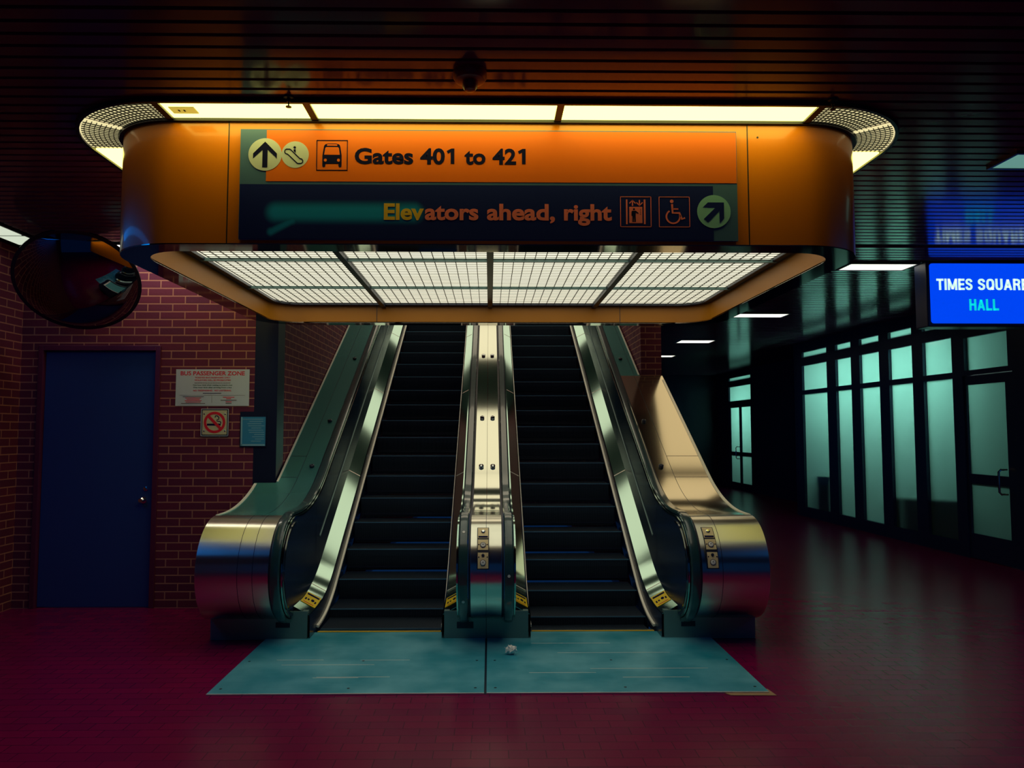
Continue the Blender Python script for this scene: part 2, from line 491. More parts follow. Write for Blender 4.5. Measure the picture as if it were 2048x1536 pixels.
# door in the front wall
d = struct(empty('door_1', ((DX0+DX1)/2, WY, 0)))
m = MB()
m.box((DX0-0.05, WY-0.02, 0), (DX0, WY+0.12, DZ+0.05), PLUM)
m.box((DX1, WY-0.02, 0), (DX1+0.05, WY+0.12, DZ+0.05), PLUM)
m.box((DX0, WY-0.02, DZ), (DX1, WY+0.12, DZ+0.05), PLUM)
P(m, 'door_frame', d, bevel=0.004)
m = MB(); m.box((DX0+0.004, WY+0.03, 0.008), (DX1-0.004, WY+0.08, DZ-0.004), DOORP)
P(m, 'door_leaf', d)
m = MB()
m.lathe((-3.475, WY+0.03, 1.06), (0,-1,0), [(0.034,0),(0.034,0.008),(0.012,0.012),(0.012,0.035),(0.026,0.042),(0.030,0.058),(0.020,0.070)], CHROME)
m.lathe((-3.455, WY+0.03, 1.17), (0,-1,0), [(0.022,0),(0.022,0.008),(0.012,0.012)], CHROME)
P(m, 'door_knob', d, smooth=True)

# ---- glazed wall of the right hall: bays along y, x follows wallx(y)
def gbox(mb, y0, y1, d0, d1, z0, z1, m, wf=wallx):
    vs = []
    for z in (z0, z1):
        for (y, dd) in ((y0,d0),(y1,d0),(y1,d1),(y0,d1)):
            vs.append((wf(y)+dd, y, z))
    mb.add(vs, [(3,2,1,0),(4,5,6,7),(0,1,5,4),(1,2,6,5),(2,3,7,6),(3,0,4,7)], m)
def frame_bay(mb, b0, b1, g0, g1, bands, wf=wallx, top=CZ+0.03):
    """frame filling bay b0..b1 round glass g0..g1; bands = (z0,z1) of glass"""
    gbox(mb, b0, g0, 0, 0.12, 0, top, FRAME, wf)
    gbox(mb, g1, b1, 0, 0.12, 0, top, FRAME, wf)
    z = 0
    for z0, z1 in bands:
        gbox(mb, g0, g1, 0, 0.12, z, z0, FRAME, wf); z = z1
    gbox(mb, g0, g1, 0, 0.12, z, top, FRAME, wf)
bays = [(14.17,15.22),(13.27,13.83),(12.36,12.98),(11.44,12.08),(10.50,11.17)]
edges = [15.45]
for i in range(4): edges.append((bays[i][0] + bays[i+1][1])/2)
edges.append(10.37)
for i, (g0, g1) in enumerate(bays):
    root = struct(empty('window_%d' % (i+1), (wallx((g0+g1)/2), (g0+g1)/2, 0)))
    m = MB(); frame_bay(m, edges[i+1], edges[i], g0, g1, [(0.20,2.50),(2.586,3.09),(3.26,3.37)])
    P(m, 'window_frame', root)
    for z0, z1 in ((0.20,2.50),(2.586,3.09),(3.26,3.37)):
        m = MB(); gbox(m, g0, g1, 0.05, 0.06, z0, z1, PANE); P(m, 'pane', root)
# near door
root = struct(empty('door_2', (wallx(9.8), 9.8, 0)))
m = MB()
gbox(m, 10.29, 10.37, 0, 0.12, 0, CZ+0.03, FRAME)
gbox(m, 9.28, 9.34, 0, 0.12, 0, CZ+0.03, FRAME)
gbox(m, 9.34, 10.29, 0, 0.12, 2.52, 2.59, FRAME)
gbox(m, 9.34, 10.29, 0, 0.12, 3.05, CZ+0.03, FRAME)
gbox(m, 9.34, 9.41, 0, 0.12, 2.59, 3.05, FRAME); gbox(m, 10.24, 10.29, 0, 0.12, 2.59, 3.05, FRAME)
P(m, 'door_frame', root)
m = MB()
gbox(m, 9.35, 9.50, 0.02, 0.07, 0.01, 2.51, FRAME); gbox(m, 10.24, 10.285, 0.02, 0.07, 0.01, 2.51, FRAME)
for z0, z1 in ((0.01,0.345),(1.03,1.16),(2.39,2.51)): gbox(m, 9.50, 10.24, 0.02, 0.07, z0, z1, FRAME)
P(m, 'door_leaf', root)
for z0, z1 in ((0.345,1.03),(1.16,2.39)):
    m = MB(); gbox(m, 9.50, 10.24, 0.04, 0.05, z0, z1, PANE); P(m, 'pane', root)
m = MB(); gbox(m, 9.41, 10.24, 0.05, 0.06, 2.59, 3.05, PANE); P(m, 'pane', root)
def handle(root, y, zc, wf, hh=0.16, out=0.09):
    m = MB(); X = wf(y)
    pts = [(0.02,-hh),( -out+0.03,-hh),(-out,-hh+0.03),(-out,hh-0.03),(-out+0.03,hh),(0.02,hh)]
    path = []
    for i, (a, bz) in enumerate(pts):
        p0 = Vector(pts[max(0,i-1)]); p1 = Vector(pts[min(5,i+1)]); dd = (p1-p0).normalized()
        path.append((Vector((X+a, y, zc+bz)), Vector((0,1,0)), Vector((-dd.y,0,dd.x))))
    m.sweep(path, circ(0,0,0.014,10), CHROME)
    P(m, 'door_handle', root, smooth=True)
handle(root, 9.53, 1.09, wallx)
# plain dark wall continuing toward the viewer, the recess and the far wall with its double door
b = MB()
gbox(b, -5, 9.28, 0, 0.2, 0, CZ+0.03, FRAME)
struct(b.build('wall_right'))
def farx(y): return 7.468 - 0.0346*(y - 22.05)
b = MB()
b.box((wallx(15.45), 15.45, 0), (farx(15.6)+0.2, 15.6, CZ+0.03), FRAME)
gbox(b, 15.6, 21.02, 0, 0.2, 0, CZ+0.03, FRAME, farx)
gbox(b, 23.1, 24.0, 0, 0.2, 0, CZ+0.03, FRAME, farx)
b.box((2.25, 24.0, 0), (9.0, 24.2, CZ+0.03), FRAME)
struct(b.build('wall_far'))
root = struct(empty('door_3', (farx(22.05), 22.05, 0)))
m = MB()
frame_bay(m, 21.02, 23.1, 21.18, 22.95, [(0.01,2.52),(2.66,3.10),(3.27,3.38)], farx)
P(m, 'door_frame', root)
for y0, y1 in ((21.18,22.06),(22.07,22.95)):
    m = MB()
    gbox(m, y0, y0+0.08, 0.02, 0.07, 0.01, 2.52, FRAME, farx); gbox(m, y1-0.08, y1, 0.02, 0.07, 0.01, 2.52, FRAME, farx)
    for z0, z1 in ((0.01,0.20),(1.01,1.12),(2.46,2.52)): gbox(m, y0+0.08, y1-0.08, 0.02, 0.07, z0, z1, FRAME, farx)
    P(m, 'door_leaf', root)
    for z0, z1 in ((0.20,1.01),(1.12,2.46)):
        m = MB(); gbox(m, y0+0.08, y1-0.08, 0.04, 0.05, z0, z1, PANE, farx); P(m, 'pane', root)
for z0, z1 in ((2.66,3.10),(3.27,3.38)):
    m = MB(); gbox(m, 21.18, 22.95, 0.05, 0.06, z0, z1, PANE, farx); P(m, 'pane', root)
handle(root, 22.16, 1.10, farx, 0.18)
# the lit rooms behind the frosted glass
b = MB()
b.box((9.0, 8.6, 0), (9.15, 15.7, 3.58), BACKW); b.box((6.9, 8.5, 0), (9.15, 8.6, 3.58), BACKW); b.box((8.0, 15.6, 0), (9.15, 15.7, 3.58), BACKW)
b.box((9.0, 20, 0), (9.15, 24.2, 3.58), BACKW); b.box((7.8, 20, 0), (9.15, 20.1, 3.58), BACKW)
struct(b.build('wall_back_room'))
for nm, loc, sx, sy, e in (('back_room_lamp', (7.85, 12.9, 2.70), 4.8, 0.4, BACKROOM), ('far_room_lamp', (8.9, 22.0, 2.4), 1.8, 0.8, BACKROOM*0.6)):
    L = bpy.data.lights.new(nm, 'AREA'); L.shape = 'RECTANGLE'; L.size = sx; L.size_y = sy
    L.energy = e; L.color = (0.72, 1.0, 0.90)
    o = bpy.data.objects.new(nm, L); COL.objects.link(o); o.location = loc
    o.rotation_euler = (PI/2, 0, PI/2)
# furniture seen as soft shadows through the glass
def lounge(name, y0, y1, x0, x1, h, label):
    r = empty(name, ((x0+x1)/2, (y0+y1)/2, 0))
    tag(r, label, 'bench')
    m = MB(); m.box((x0, y0, 0.0), (x1, y1, h*0.5), FRAME); P(m, 'seat', r, bevel=0.02)
    m = MB(); m.box((x0, y0, h*0.5), (x0+0.12, y1, h), FRAME); P(m, 'backrest', r, bevel=0.02)
lounge('bench', 10.5, 12.2, 6.80, 7.4, 0.95, 'dark bench seen as a soft shadow low behind the frosted glass')
m = MB(); m.box((6.60, 14.25, 0), (6.95, 14.75, 0.85), FRAME)
m.box((6.58, 14.23, 0.85), (6.97, 14.77, 0.90), FRAME)
tag(m.build('waste_bin', bevel=0.01), 'dark bin shape behind the frosted glass farthest along the hall', 'bin')

# ------------------------------------------------------------------ canopy over the landing
CW, CY0, CY1, CB, CR = 2.29, 4.20, 7.45, 2.824, 0.45
def top(u, v, t): return (u, v, t)
can = empty('light_canopy', (0, 5.8, CB))
tag(can, 'large rounded orange canopy with glowing ceiling above the escalator landing', 'canopy')
def off(d, n=12): return rrect(-CW-d, CY0-d, CW+d, CY1+d if d < 0 else CY1, CR+d, n)
m = MB()
o1 = off(0); o2 = off(-0.012)
m.ring(o1, o2, top, CB, CZ+0.012, ORANGE)
for x in (-1.51, 1.50):
    m.box((x-0.003, CY0-0.0015, CB), (x+0.003, CY0+0.002, CZ), BLACK)
for x in (-1.36, 1.56): m.lathe((x, CY0, 3.46), (0,-1,0), [(0.006,0),(0.006,0.002)], BLACK, 10)
P(m, 'fascia', can, smooth=True, label='orange enamel fascia band')
m = MB()
m.ring(off(-0.002), off(-0.17), top, CB-0.006, CB+0.004, MIRRORSOF)
P(m, 'soffit_rim', can, label='polished dark rim under the fascia')
m = MB()
m.ring(off(-0.155), off(-0.17), top, CB-0.004, 3.02, ORANGE_IN)
for x in (-1.12, 1.29): m.box((x-0.003, CY1-0.1715, CB), (x+0.003, CY1-0.168, 3.0), BLACK)
P(m, 'inner_band', can, smooth=True, label='orange band inside the canopy')
m = MB()
m.ring(off(-0.17), off(-0.23), top, 2.985, 3.03, BLACK)
for x in (-1.05, 0.0, 1.03): m.box((x-0.022, CY0+0.18, 2.965), (x+0.022, CY1-0.18, 3.03), BLACK)
for y in (5.31, 6.35): m.box((-CW+0.2, y-0.008, 2.975), (CW-0.2, y+0.008, 3.0), STEEL_D)
P(m, 'louvre_frame', can)
xs = [-CW+0.225, -1.05, 0.0, 1.03, CW-0.225]
for i in range(4):
    x0, x1 = xs[i]+0.022, xs[i+1]-0.022
    if i == 0: x0 += 0.022
    m = MB()
    n = 13
    for k in range(n+1):
        x = x0 + (x1-x0)*k/n
        m.box((x-0.0025, CY0+0.24, 2.992), (x+0.0025, CY1-0.24, 2.999), LBAR)
    y = CY0+0.26
    while y < CY1-0.24:
        m.box((x0, y-0.0022, 2.992), (x1, y+0.0022, 2.9955), LBAR); y += 0.060
    P(m, 'louvre_panel', can)
m = MB(); m.box((-CW+0.19, CY0+0.19, 3.008), (CW-0.19, CY1-0.19, 3.025), LOUVM)
P(m, 'diffuser', can)
# cove of diffusers round the top of the fascia
G = 0.235
def seg_poly(x0, x1, side):
    pass
cov = []
m = MB(); m.ring(rrect(-CW-G-0.02, CY0-G-0.02, CW+G+0.02, CY1, CR+G+0.02, 12), rrect(-CW-G, CY0-G, CW+G, CY1, CR+G, 12), top, CZ-0.012, CZ+0.012, BLACK)
m.ring(rrect(-CW-0.022, CY0-0.022, CW+0.022, CY1, CR+0.02, 12), rrect(-CW, CY0, CW, CY1, CR, 12), top, CZ-0.016, CZ+0.010, BLACK)
P(m, 'cove_frame', can)
def quad(mb, pts, m, z0=CZ, z1=CZ+0.01): mb.prism(pts, top, z0, z1, m)
def cove_panel(pts, mt, name='cove_panel'):
    mb = MB(); quad(mb, pts, mt); P(mb, name, can)
fx = [-CW+CR, -1.01, 0.39, CW-CR]
for i in range(3):
    cove_panel([(fx[i]+0.02, CY0-G), (fx[i+1]-0.02, CY0-G), (fx[i+1]-0.02, CY0), (fx[i]+0.02, CY0)], COVEM)
def corner(cx, a0, a1, n=14):
    cy = CY0+CR
    ro, ri = CR+G, CR
    pts = [(cx+ro*math.cos(a0+(a1-a0)*i/n), cy+ro*math.sin(a0+(a1-a0)*i/n)) for i in range(n+1)]
    pts += [(cx+ri*math.cos(a1+(a0-a1)*i/n), cy+ri*math.sin(a1+(a0-a1)*i/n)) for i in range(n+1)]
    return pts
def corner_ribs(mb, cx, a0, a1):
    cy = CY0+CR
    k = 0
    while True:
        a = a0 + 0.05 + k*0.052
        if a > a1-0.03: break
        for r in (0,):
            p0 = (cx+(CR+0.02)*math.cos(a), cy+(CR+0.02)*math.sin(a)); p1 = (cx+(CR+G-0.01)*math.cos(a), cy+(CR+G-0.01)*math.sin(a))
            mb.prism(stroke([p0, p1], 0.004), top, CZ-0.006, CZ+0.001, LBAR)
        k += 1
    for j in range(1, 9):
        r = CR + G*j/9
        arc = [(cx+r*math.cos(a0+(a1-a0)*i/16), cy+r*math.sin(a0+(a1-a0)*i/16)) for i in range(17)]
        st = stroke(arc, 0.0035); n = len(arc)
        for i in range(n-1):
            mb.prism([st[i], st[i+1], st[2*n-2-i], st[2*n-1-i]], top, CZ-0.006, CZ+0.001, LBAR)
for s in (-1, 1):
    cx = s*(CW-CR)
    if s < 0: spans = [(PI*1.245, PI*1.5-0.03), (PI+0.03, PI*1.225)]
    else: spans = [(PI*1.5+0.03, PI*1.755), (PI*1.775, PI*2-0.03)]
    for a0, a1 in spans:
        mb = MB(); quad(mb, corner(cx, a0, a1), COVEP); corner_ribs(mb, cx, a0, a1)
        P(mb, 'corner_panel', can)
    x0, x1 = (s*CW, s*(CW+G))
    cove_panel([(min(x0,x1), CY0+CR+0.02), (max(x0,x1), CY0+CR+0.02), (max(x0,x1), CY1-0.3), (min(x0,x1), CY1-0.3)], COVEM)
for x, w_ in ((-CW+CR,0.02),(-1.01,0.02),(0.39,0.02),(CW-CR,0.02)):
    mb = MB(); mb.box((x-w_, CY0-G, CZ-0.012), (x+w_, CY0, CZ+0.012), BLACK); P(mb, 'cove_divider', can)
mb = MB(); mb.box((-CW+CR+0.05, CY0-0.17, CZ-0.006), (-CW+CR+0.19, CY0-0.09, CZ-0.001), LABELP)
for x in (0.09, 0.12): mb.box((-CW+CR+x, CY0-0.14, CZ-0.007), (-CW+CR+x+0.01, CY0-0.12, CZ-0.005), INK)
P(mb, 'label_tag', can, label='white paper label on the cove light')

# ------------------------------------------------------------------ direction sign on the fascia
KX, KZ = 2.858/988, 0.638/221
def sgn(px, py, t): return (-1.433 + (px-485)*KX, CY0-0.022-t, 3.482 - (py-262)*KZ)
sg = empty('direction_sign', (0, CY0-0.02, 3.16))
tag(sg, 'long orange and navy sign reading Gates 401 to 421 across the canopy front', 'sign')
def srect(mb, x0, y0, x1, y1, m, t0=0.0, t1=0.002): mb.prism([(x0,y0),(x1,y0),(x1,y1),(x0,y1)], sgn, t0, t1, m)
m = MB(); srect(m, 484, 261, 1474, 484, SIGNGR, -0.0200, 0.0); P(m, 'backing_panel', sg, label='grey-green backing panel')
m = MB(); srect(m, 536, 263, 1473, 367, SIGNOR); P(m, 'gates_panel', sg, label='orange upper panel')
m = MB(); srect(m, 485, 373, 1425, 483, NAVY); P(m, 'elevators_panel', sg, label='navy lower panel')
T0, T1 = 0.002, 0.0035
m = MB(); m.prism(circ(533.5,313,33,48), sgn, T0, T1, DISC); P(m, 'arrow_disc', sg, label='cream disc with upward arrow')
m = MB()
m.prism([(533.5,287),(557,311),(557,321),(538.5,303.5),(538.5,339),(528.5,339),(528.5,303.5),(510,321),(510,311)], sgn, T1, 0.005, INK)
P(m, 'arrow_mark', sg)
m = MB(); m.prism(circ(593,313,27,48), sgn, T0, 0.0034, DISC); P(m, 'escalator_disc', sg, label='cream disc with escalator pictogram')
m = MB()
loop = [(577,302),(581,302.5),(601,322),(604,323.5)] 
outl = [(575,302),(583,302),(603,321.5),(606,321.5),(608.5,325),(608,329),(605,331),(598,331),(578,312),(575,311.5),(572.5,309),(572.5,305)]
for i in range(len(outl)):
    m.prism(stroke([outl[i], outl[(i+1)%len(outl)]], 1.9), sgn, T1, 0.005, INK)
m.prism(circ(592,298.6,2.5,14), sgn, T1, 0.005, INK); m.prism([(590,302.5),(594,302.5),(594,310),(590,306)], sgn, T1, 0.005, INK)
P(m, 'escalator_mark', sg)
def frame_sq(mb, x0, y0, x1, y1, w_, m):
    for a in ((x0,y0,x1,y0+w_),(x0,y1-w_,x1,y1),(x0,y0,x0+w_,y1),(x1-w_,y0,x1,y1)): srect(mb, *a, m, T0, T1)
m = MB()
frame_sq(m, 635, 283, 697, 345, 1.5, INK)
cx = 666
outb = [(-19,331),(-19,314),(-16,295),(-14,292),(-8,290),(8,290),(14,292),(16,295),(19,314),(19,331)]
def bp(pts, m_=INK, t0=T0, t1=T1): m.prism([(cx+a, b_) for a, b_ in pts], sgn, t0, t1, m_)
bp(outb)
bp([(-10,292.4),(-8,291.6),(8,291.6),(10,292.4),(10,294.6),(-10,294.6)], SIGNOR, T1, 0.0042)
bp([(-15.5,313),(-13.5,299.5),(-11.5,297.5),(11.5,297.5),(13.5,299.5),(15.5,313)], SIGNOR, T1, 0.0042)
for s in (-1, 1):
    m.prism(circ(cx+s*13, 324, 3, 14), sgn, T1, 0.0042, SIGNOR)
    bp([(s*16-3,330),(s*16-3,336),(s*16-1.5,338),(s*16+1.5,338),(s*16+3,336),(s*16+3,330)] if s > 0 else [(-19,330),(-19,336),(-17.5,338),(-14.5,338),(-13,336),(-13,330)])
P(m, 'bus_mark', sg, label='navy bus pictogram in a square')
m = MB()
text_mb(m, 'Gates', INK, lambda u, v, t: sgn(u, -v, t), 31, 827-711, 711, -330, bold=0.030, t0=T0, t1=T1)
text_mb(m, '40', INK, lambda u, v, t: sgn(u, -v, t), 31, 890-841, 841, -330, bold=0.030, t0=T0, t1=T1)
one_glyph(m, 892.5, -330, 31, INK, lambda u, v, t: sgn(u, -v, t), T0, T1)
text_mb(m, 'to', INK, lambda u, v, t: sgn(u, -v, t), 31, 971-929, 929, -330, bold=0.030, t0=T0, t1=T1)
text_mb(m, '42', INK, lambda u, v, t: sgn(u, -v, t), 31, 1032-985, 985, -330, bold=0.030, t0=T0, t1=T1)
one_glyph(m, 1034.5, -330, 31, INK, lambda u, v, t: sgn(u, -v, t), T0, T1)
P(m, 'gates_lettering', sg)
S2 = lambda u, v, t: sgn(u, -v, t)
m = MB()
text_mb(m, 'Elev', TEXTY, S2, 32, 849-770, 770, -443, bold=0.030, t0=0.0027, t1=0.004)
P(m, 'elevators_lettering', sg, label='gold letters Elev')
m = MB()
text_mb(m, 'ators', TEXTR, S2, 32, 957-851, 851, -443, bold=0.030, t0=0.0027, t1=0.004)
text_mb(m, 'ahead,', TEXTR, S2, 32, 1109-974, 974, -443, bold=0.030, t0=T0, t1=T1)
text_mb(m, 'right', TEXTR, S2, 32, 1222-1127, 1127, -443, bold=0.030, t0=T0, t1=T1)
P(m, 'elevators_lettering', sg, label='salmon red letters')
m = MB()
frame_sq(m, 1239, 395, 1301, 457, 1.3, TEXTR)
srect(m, 1250.5, 401, 1253.5, 451, TEXTR, T0, T1); srect(m, 1286, 401, 1289.5, 451, TEXTR, T0, T1)
for x, sgn_ in ((1263.5, 1), (1277.5, -1)):
    y0, y1 = (402, 414)
    m.prism([(x-1.2,y0),(x+1.2,y0),(x+1.2,y1),(x-1.2,y1)], sgn, T0, T1, TEXTR)
    yt = y0 if sgn_ > 0 else y1
    m.prism(stroke([(x-6, yt+sgn_*7), (x, yt+sgn_*0.5), (x+6, yt+sgn_*7)], 2.2), sgn, T0, T1, TEXTR)
srect(m, 1257, 416, 1283, 449, TEXTR, T0, T1)
m.prism(circ(1266.3, 420.8, 2.1, 14), sgn, T1, 0.0042, INK)
m.prism([(1262.5,424),(1270,424),(1275.5,428.5),(1274.5,430),(1269.5,427.5),(1269.8,446.5),(1267,446.5),(1266.4,436),(1265.6,446.5),(1263.2,446.5),(1263.2,435),(1261.2,434),(1261.4,426)], sgn, T1, 0.0042, INK)
for k in range(4): m.prism(circ(1279.5, 421+k*3.5, 0.8, 8), sgn, T1, 0.0042, INK)
P(m, 'elevator_mark', sg, label='salmon elevator pictogram')
m = MB()
frame_sq(m, 1316, 395, 1378, 457, 1.3, TEXTR)
m.prism(circ(1342, 404.5, 3.6, 18), sgn, T0, T1, TEXTR)
m.prism(stroke([(1342.5,410),(1343.5,428),(1357,428),(1362,440.5),(1368,438)], 4.0), sgn, T0, T1, TEXTR)
m.prism(stroke([(1343,420),(1355,420)], 2.4), sgn, T0, T1, TEXTR)
arc = circ(1344.5, 435.5, 13.5, 26, -PI*0.68, -PI*0.68-1.42*PI, True)
st = stroke(arc, 3.2); n = len(arc)
for i in range(n-1): m.prism([st[i], st[i+1], st[2*n-2-i], st[2*n-1-i]], sgn, T0, T1, TEXTR)
P(m, 'wheelchair_mark', sg, label='salmon wheelchair pictogram')
m = MB(); m.prism(circ(1426,425,33.5,48), sgn, T0, T1, DISCG); P(m, 'arrow_disc', sg, label='sage disc with diagonal arrow')
m = MB()
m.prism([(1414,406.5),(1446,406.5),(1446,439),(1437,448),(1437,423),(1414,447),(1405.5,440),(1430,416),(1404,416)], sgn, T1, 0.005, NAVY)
P(m, 'arrow_mark', sg)

# ------------------------------------------------------------------ escalators
Y0, Z0 = 7.48, 0.28
SL = math.tan(math.radians(30))
def zn(y): return Z0 + SL*(y - Y0)
def fillet(y, flat, h, T):
    """flat height, then the 30 degree line zn+h, rounded over tangent length T"""
    yi = Y0 + (flat - h - Z0)/SL
    ya, yb = yi - T, yi + T*math.cos(PI/6)
    if y <= ya: return flat
    if y >= yb: return zn(y) + h
    R = T/math.tan(PI/12)
    return flat + R - math.sqrt(max(0, R*R - (y-ya)**2))
def gz(y): return fillet(y, 0.0, 0.0, 0.42)
def deckz(y): return fillet(y, 1.03, 0.96, 0.55)
YT = 14.6
def ylist(a, b_, n=0):
    ys = [a]
    while ys[-1] < min(8.0, b_)-0.061: ys.append(ys[-1]+0.06)
    if ys[-1] < b_: 
        ys.append(min(8.0, b_))
        if b_ > 8.0: ys += [9.5, 11.0, 12.5, b_]
    return ys
NY, NZ, NR = 6.42, 0.60, 0.43
def u_path(r, extra=0.0):
    """deck line from the top down, then round the newel to its underside"""
    pts = []
    for y in reversed(ylist(NY+0.05, YT)): pts.append((y, deckz(y) + extra))
    n = 22
    for i in range(n+1):
        a = PI/2 + PI*i/n
        pts.append((NY + r*math.cos(a), NZ + r*math.sin(a)))
    return pts
def yz_path(pts, x):
    out = []
    for i, (y, z) in enumerate(pts):
        a = Vector(pts[max(0, i-1)]); b_ = Vector(pts[min(len(pts)-1, i+1)]); d_ = (b_-a).normalized()
        out.append((Vector((x, y, z)), Vector((1, 0, 0)), Vector((0, d_.y, -d_.x))))
    return out
def strip(mb, line0, line1, m, t=0.004):
    """sheet between two matching 3D polylines, with a little thickness downward"""
    n = len(line0)
    vs = line0 + line1 + [(x, y, z-t) for x, y, z in line0] + [(x, y, z-t) for x, y, z in line1]
    fs = []
    for i in range(n-1):
        fs += [(i, i+1, n+i+1, n+i), (2*n+i, 3*n+i, 3*n+i+1, 2*n+i+1), (i, 2*n+i, 2*n+i+1, i+1), (n+i, n+i+1, 3*n+i+1, 3*n+i)]
    fs += [(0, n, 3*n, 2*n), (n-1, 3*n-1, 4*n-1, 2*n-1)]
    mb.add(vs, fs, m)

# one step, reused by every step of both escalators
def step_mesh():
    mb = MB(); hw = 0.535; pitch_ = 0.0105; n = int(2*hw/pitch_)
    prof = []
    for k in range(n):
        x = -hw + k*pitch_
        prof += [(x, 0.0), (x+0.005, 0.0), (x+0.005, -0.009), (x+pitch_, -0.009)]
    path = [((0.40, 0.0), (0, 1)), ((0.012, 0.0), (0, 1)), ((0.0, -0.006), (-0.7, 0.7)), ((0.004, -0.07), (-1, 0)), ((0.018, -0.15), (-1, 0)), ((0.04, -0.225), (-1, 0))]
    vs = []; N = len(prof)
    for (y, z), (ny, nz) in path:
        for x, d_ in prof: vs.append((x, y + ny*d_, z + nz*d_))
    fs = []
    for i in range(len(path)-1):
        for j in range(N-1): fs.append((i*N+j, i*N+j+1, (i+1)*N+j+1, (i+1)*N+j))
    mb.add(vs, fs, STEP)
    mb.box((-hw, -0.003, -0.010), (hw, 0.006, 0.0005), NOSE)
    mb.box((-hw, 0.03, -0.20), (hw, 0.40, -0.012), BLACK)
    return mb
proto_step = step_mesh().build('step')
COMBY = 6.57
def sticker(root, x0, x1, ya, yb, zf, label):
    """warning sticker lying on the sloped inner deck"""
    def fn(u, v, t):
        x = x0 + (x1-x0)*u; y = ya + (yb-ya)*v
        return (x, y, zf(x, y) + 0.003 + t)
    m = MB()
    for i in range(8): m.prism([(0,i/8),(1,i/8),(1,(i+1)/8),(0,(i+1)/8)], fn, 0, 0.001, STICKY)
    m.prism([(0.08,0.80),(0.92,0.80),(0.92,0.92),(0.08,0.92)], fn, 0.001, 0.0025, INK)
    for u, v, r in ((0.35,0.45,0.07),(0.62,0.50,0.11)): m.prism(circ(u, v, r, 10), fn, 0.001, 0.0025, INK)
    for u in (0.12, 0.78): m.prism([(u,0.34),(u+0.1,0.34),(u+0.1,0.52),(u,0.52)], fn, 0.001, 0.0025, INK)
    m.prism([(0.15,0.10),(0.85,0.10),(0.85,0.15),(0.15,0.15)], fn, 0.001, 0.0025, RED)
    P(m, 'warning_sticker', root, label=label)

def control_panel(root, xc, label):
    """key switch panel on the curve of a newel front"""
    pts = []
    a0, a1 = PI*0.70, PI*0.965
    def fn(u, v, t):
        a = a0 + (a1-a0)*v
        return (xc + u, NY + (NR+0.004+t)*math.cos(a), NZ + (NR+0.004+t)*math.sin(a))
    def patch(mb, u0, u1, v0, v1, t0, t1, m):
        n = 8; us = (u0, u1)
        vs = [fn(u, v0+(v1-v0)*i/n, t) for t in (t0, t1) for i in range(n+1) for u in us]
        q = 2*(n+1); fs = []
        for i in range(n):
            fs += [(2*i, 2*i+1, 2*i+3, 2*i+2), (q+2*i, q+2*i+2, q+2*i+3, q+2*i+1), (2*i, 2*i+2, q+2*i+2, q+2*i), (2*i+1, q+2*i+1, q+2*i+3, 2*i+3)]
        fs += [(0, q, q+1, 1), (2*n, 2*n+1, q+2*n+1, q+2*n)]
        mb.add(vs, fs, m)
    m = MB(); patch(m, -0.048, 0.048, 0, 1, 0, 0.006, BLACK)
    r = P(m, 'control_panel', root, label=label)
    def sub(mb, name, **k):
        o = mb.build(name, **k); o.parent = r; return o
    def kn(mb, u, v, prof, m):
        a = a0 + (a1-a0)*v
        mb.lathe(fn(u, v, 0.008), (0, math.cos(a), math.sin(a)), prof, m, 20)
    for v0, v1, mt in ((0.02, 0.30, BRASS), (0.34, 0.58, BRASS), (0.64, 0.98, BRASS)):
        mb = MB(); patch(mb, -0.042, 0.042, v0, v1, 0.006, 0.009, mt); sub(mb, 'switch_plate')
    mb = MB(); kn(mb, 0, 0.13, [(0.017,0),(0.017,0.006),(0.011,0.012)], CHROME); sub(mb, 'button', smooth=True)
    mb = MB(); patch(mb, -0.038, 0.038, 0.25, 0.29, 0.009, 0.0105, INK); sub(mb, 'label_strip')
    for v in (0.47, 0.86):
        mb = MB(); kn(mb, 0, v, [(0.024,0),(0.024,0.004),(0.020,0.005),(0.020,0.003),(0.0195,0.003)], INK)
        kn(mb, 0, v, [(0.020,0.0),(0.020,0.005),(0.016,0.008)], WHITEP)
        kn(mb, 0, v-0.01, [(0.004,0.008),(0.004,0.010)], INK)
        sub(mb, 'key_switch', smooth=True)
    mb = MB(); kn(mb, 0, 0.70, [(0.012,0),(0.012,0.008),(0.006,0.010)], BLACK); sub(mb, 'button', smooth=True)
    for v in (0.38, 0.66):
        for u in (-0.034, 0.034): mb = MB(); kn(mb, u, v+0.08, [(0.005,0),(0.005,0.003)], INK); sub(mb, 'screw')

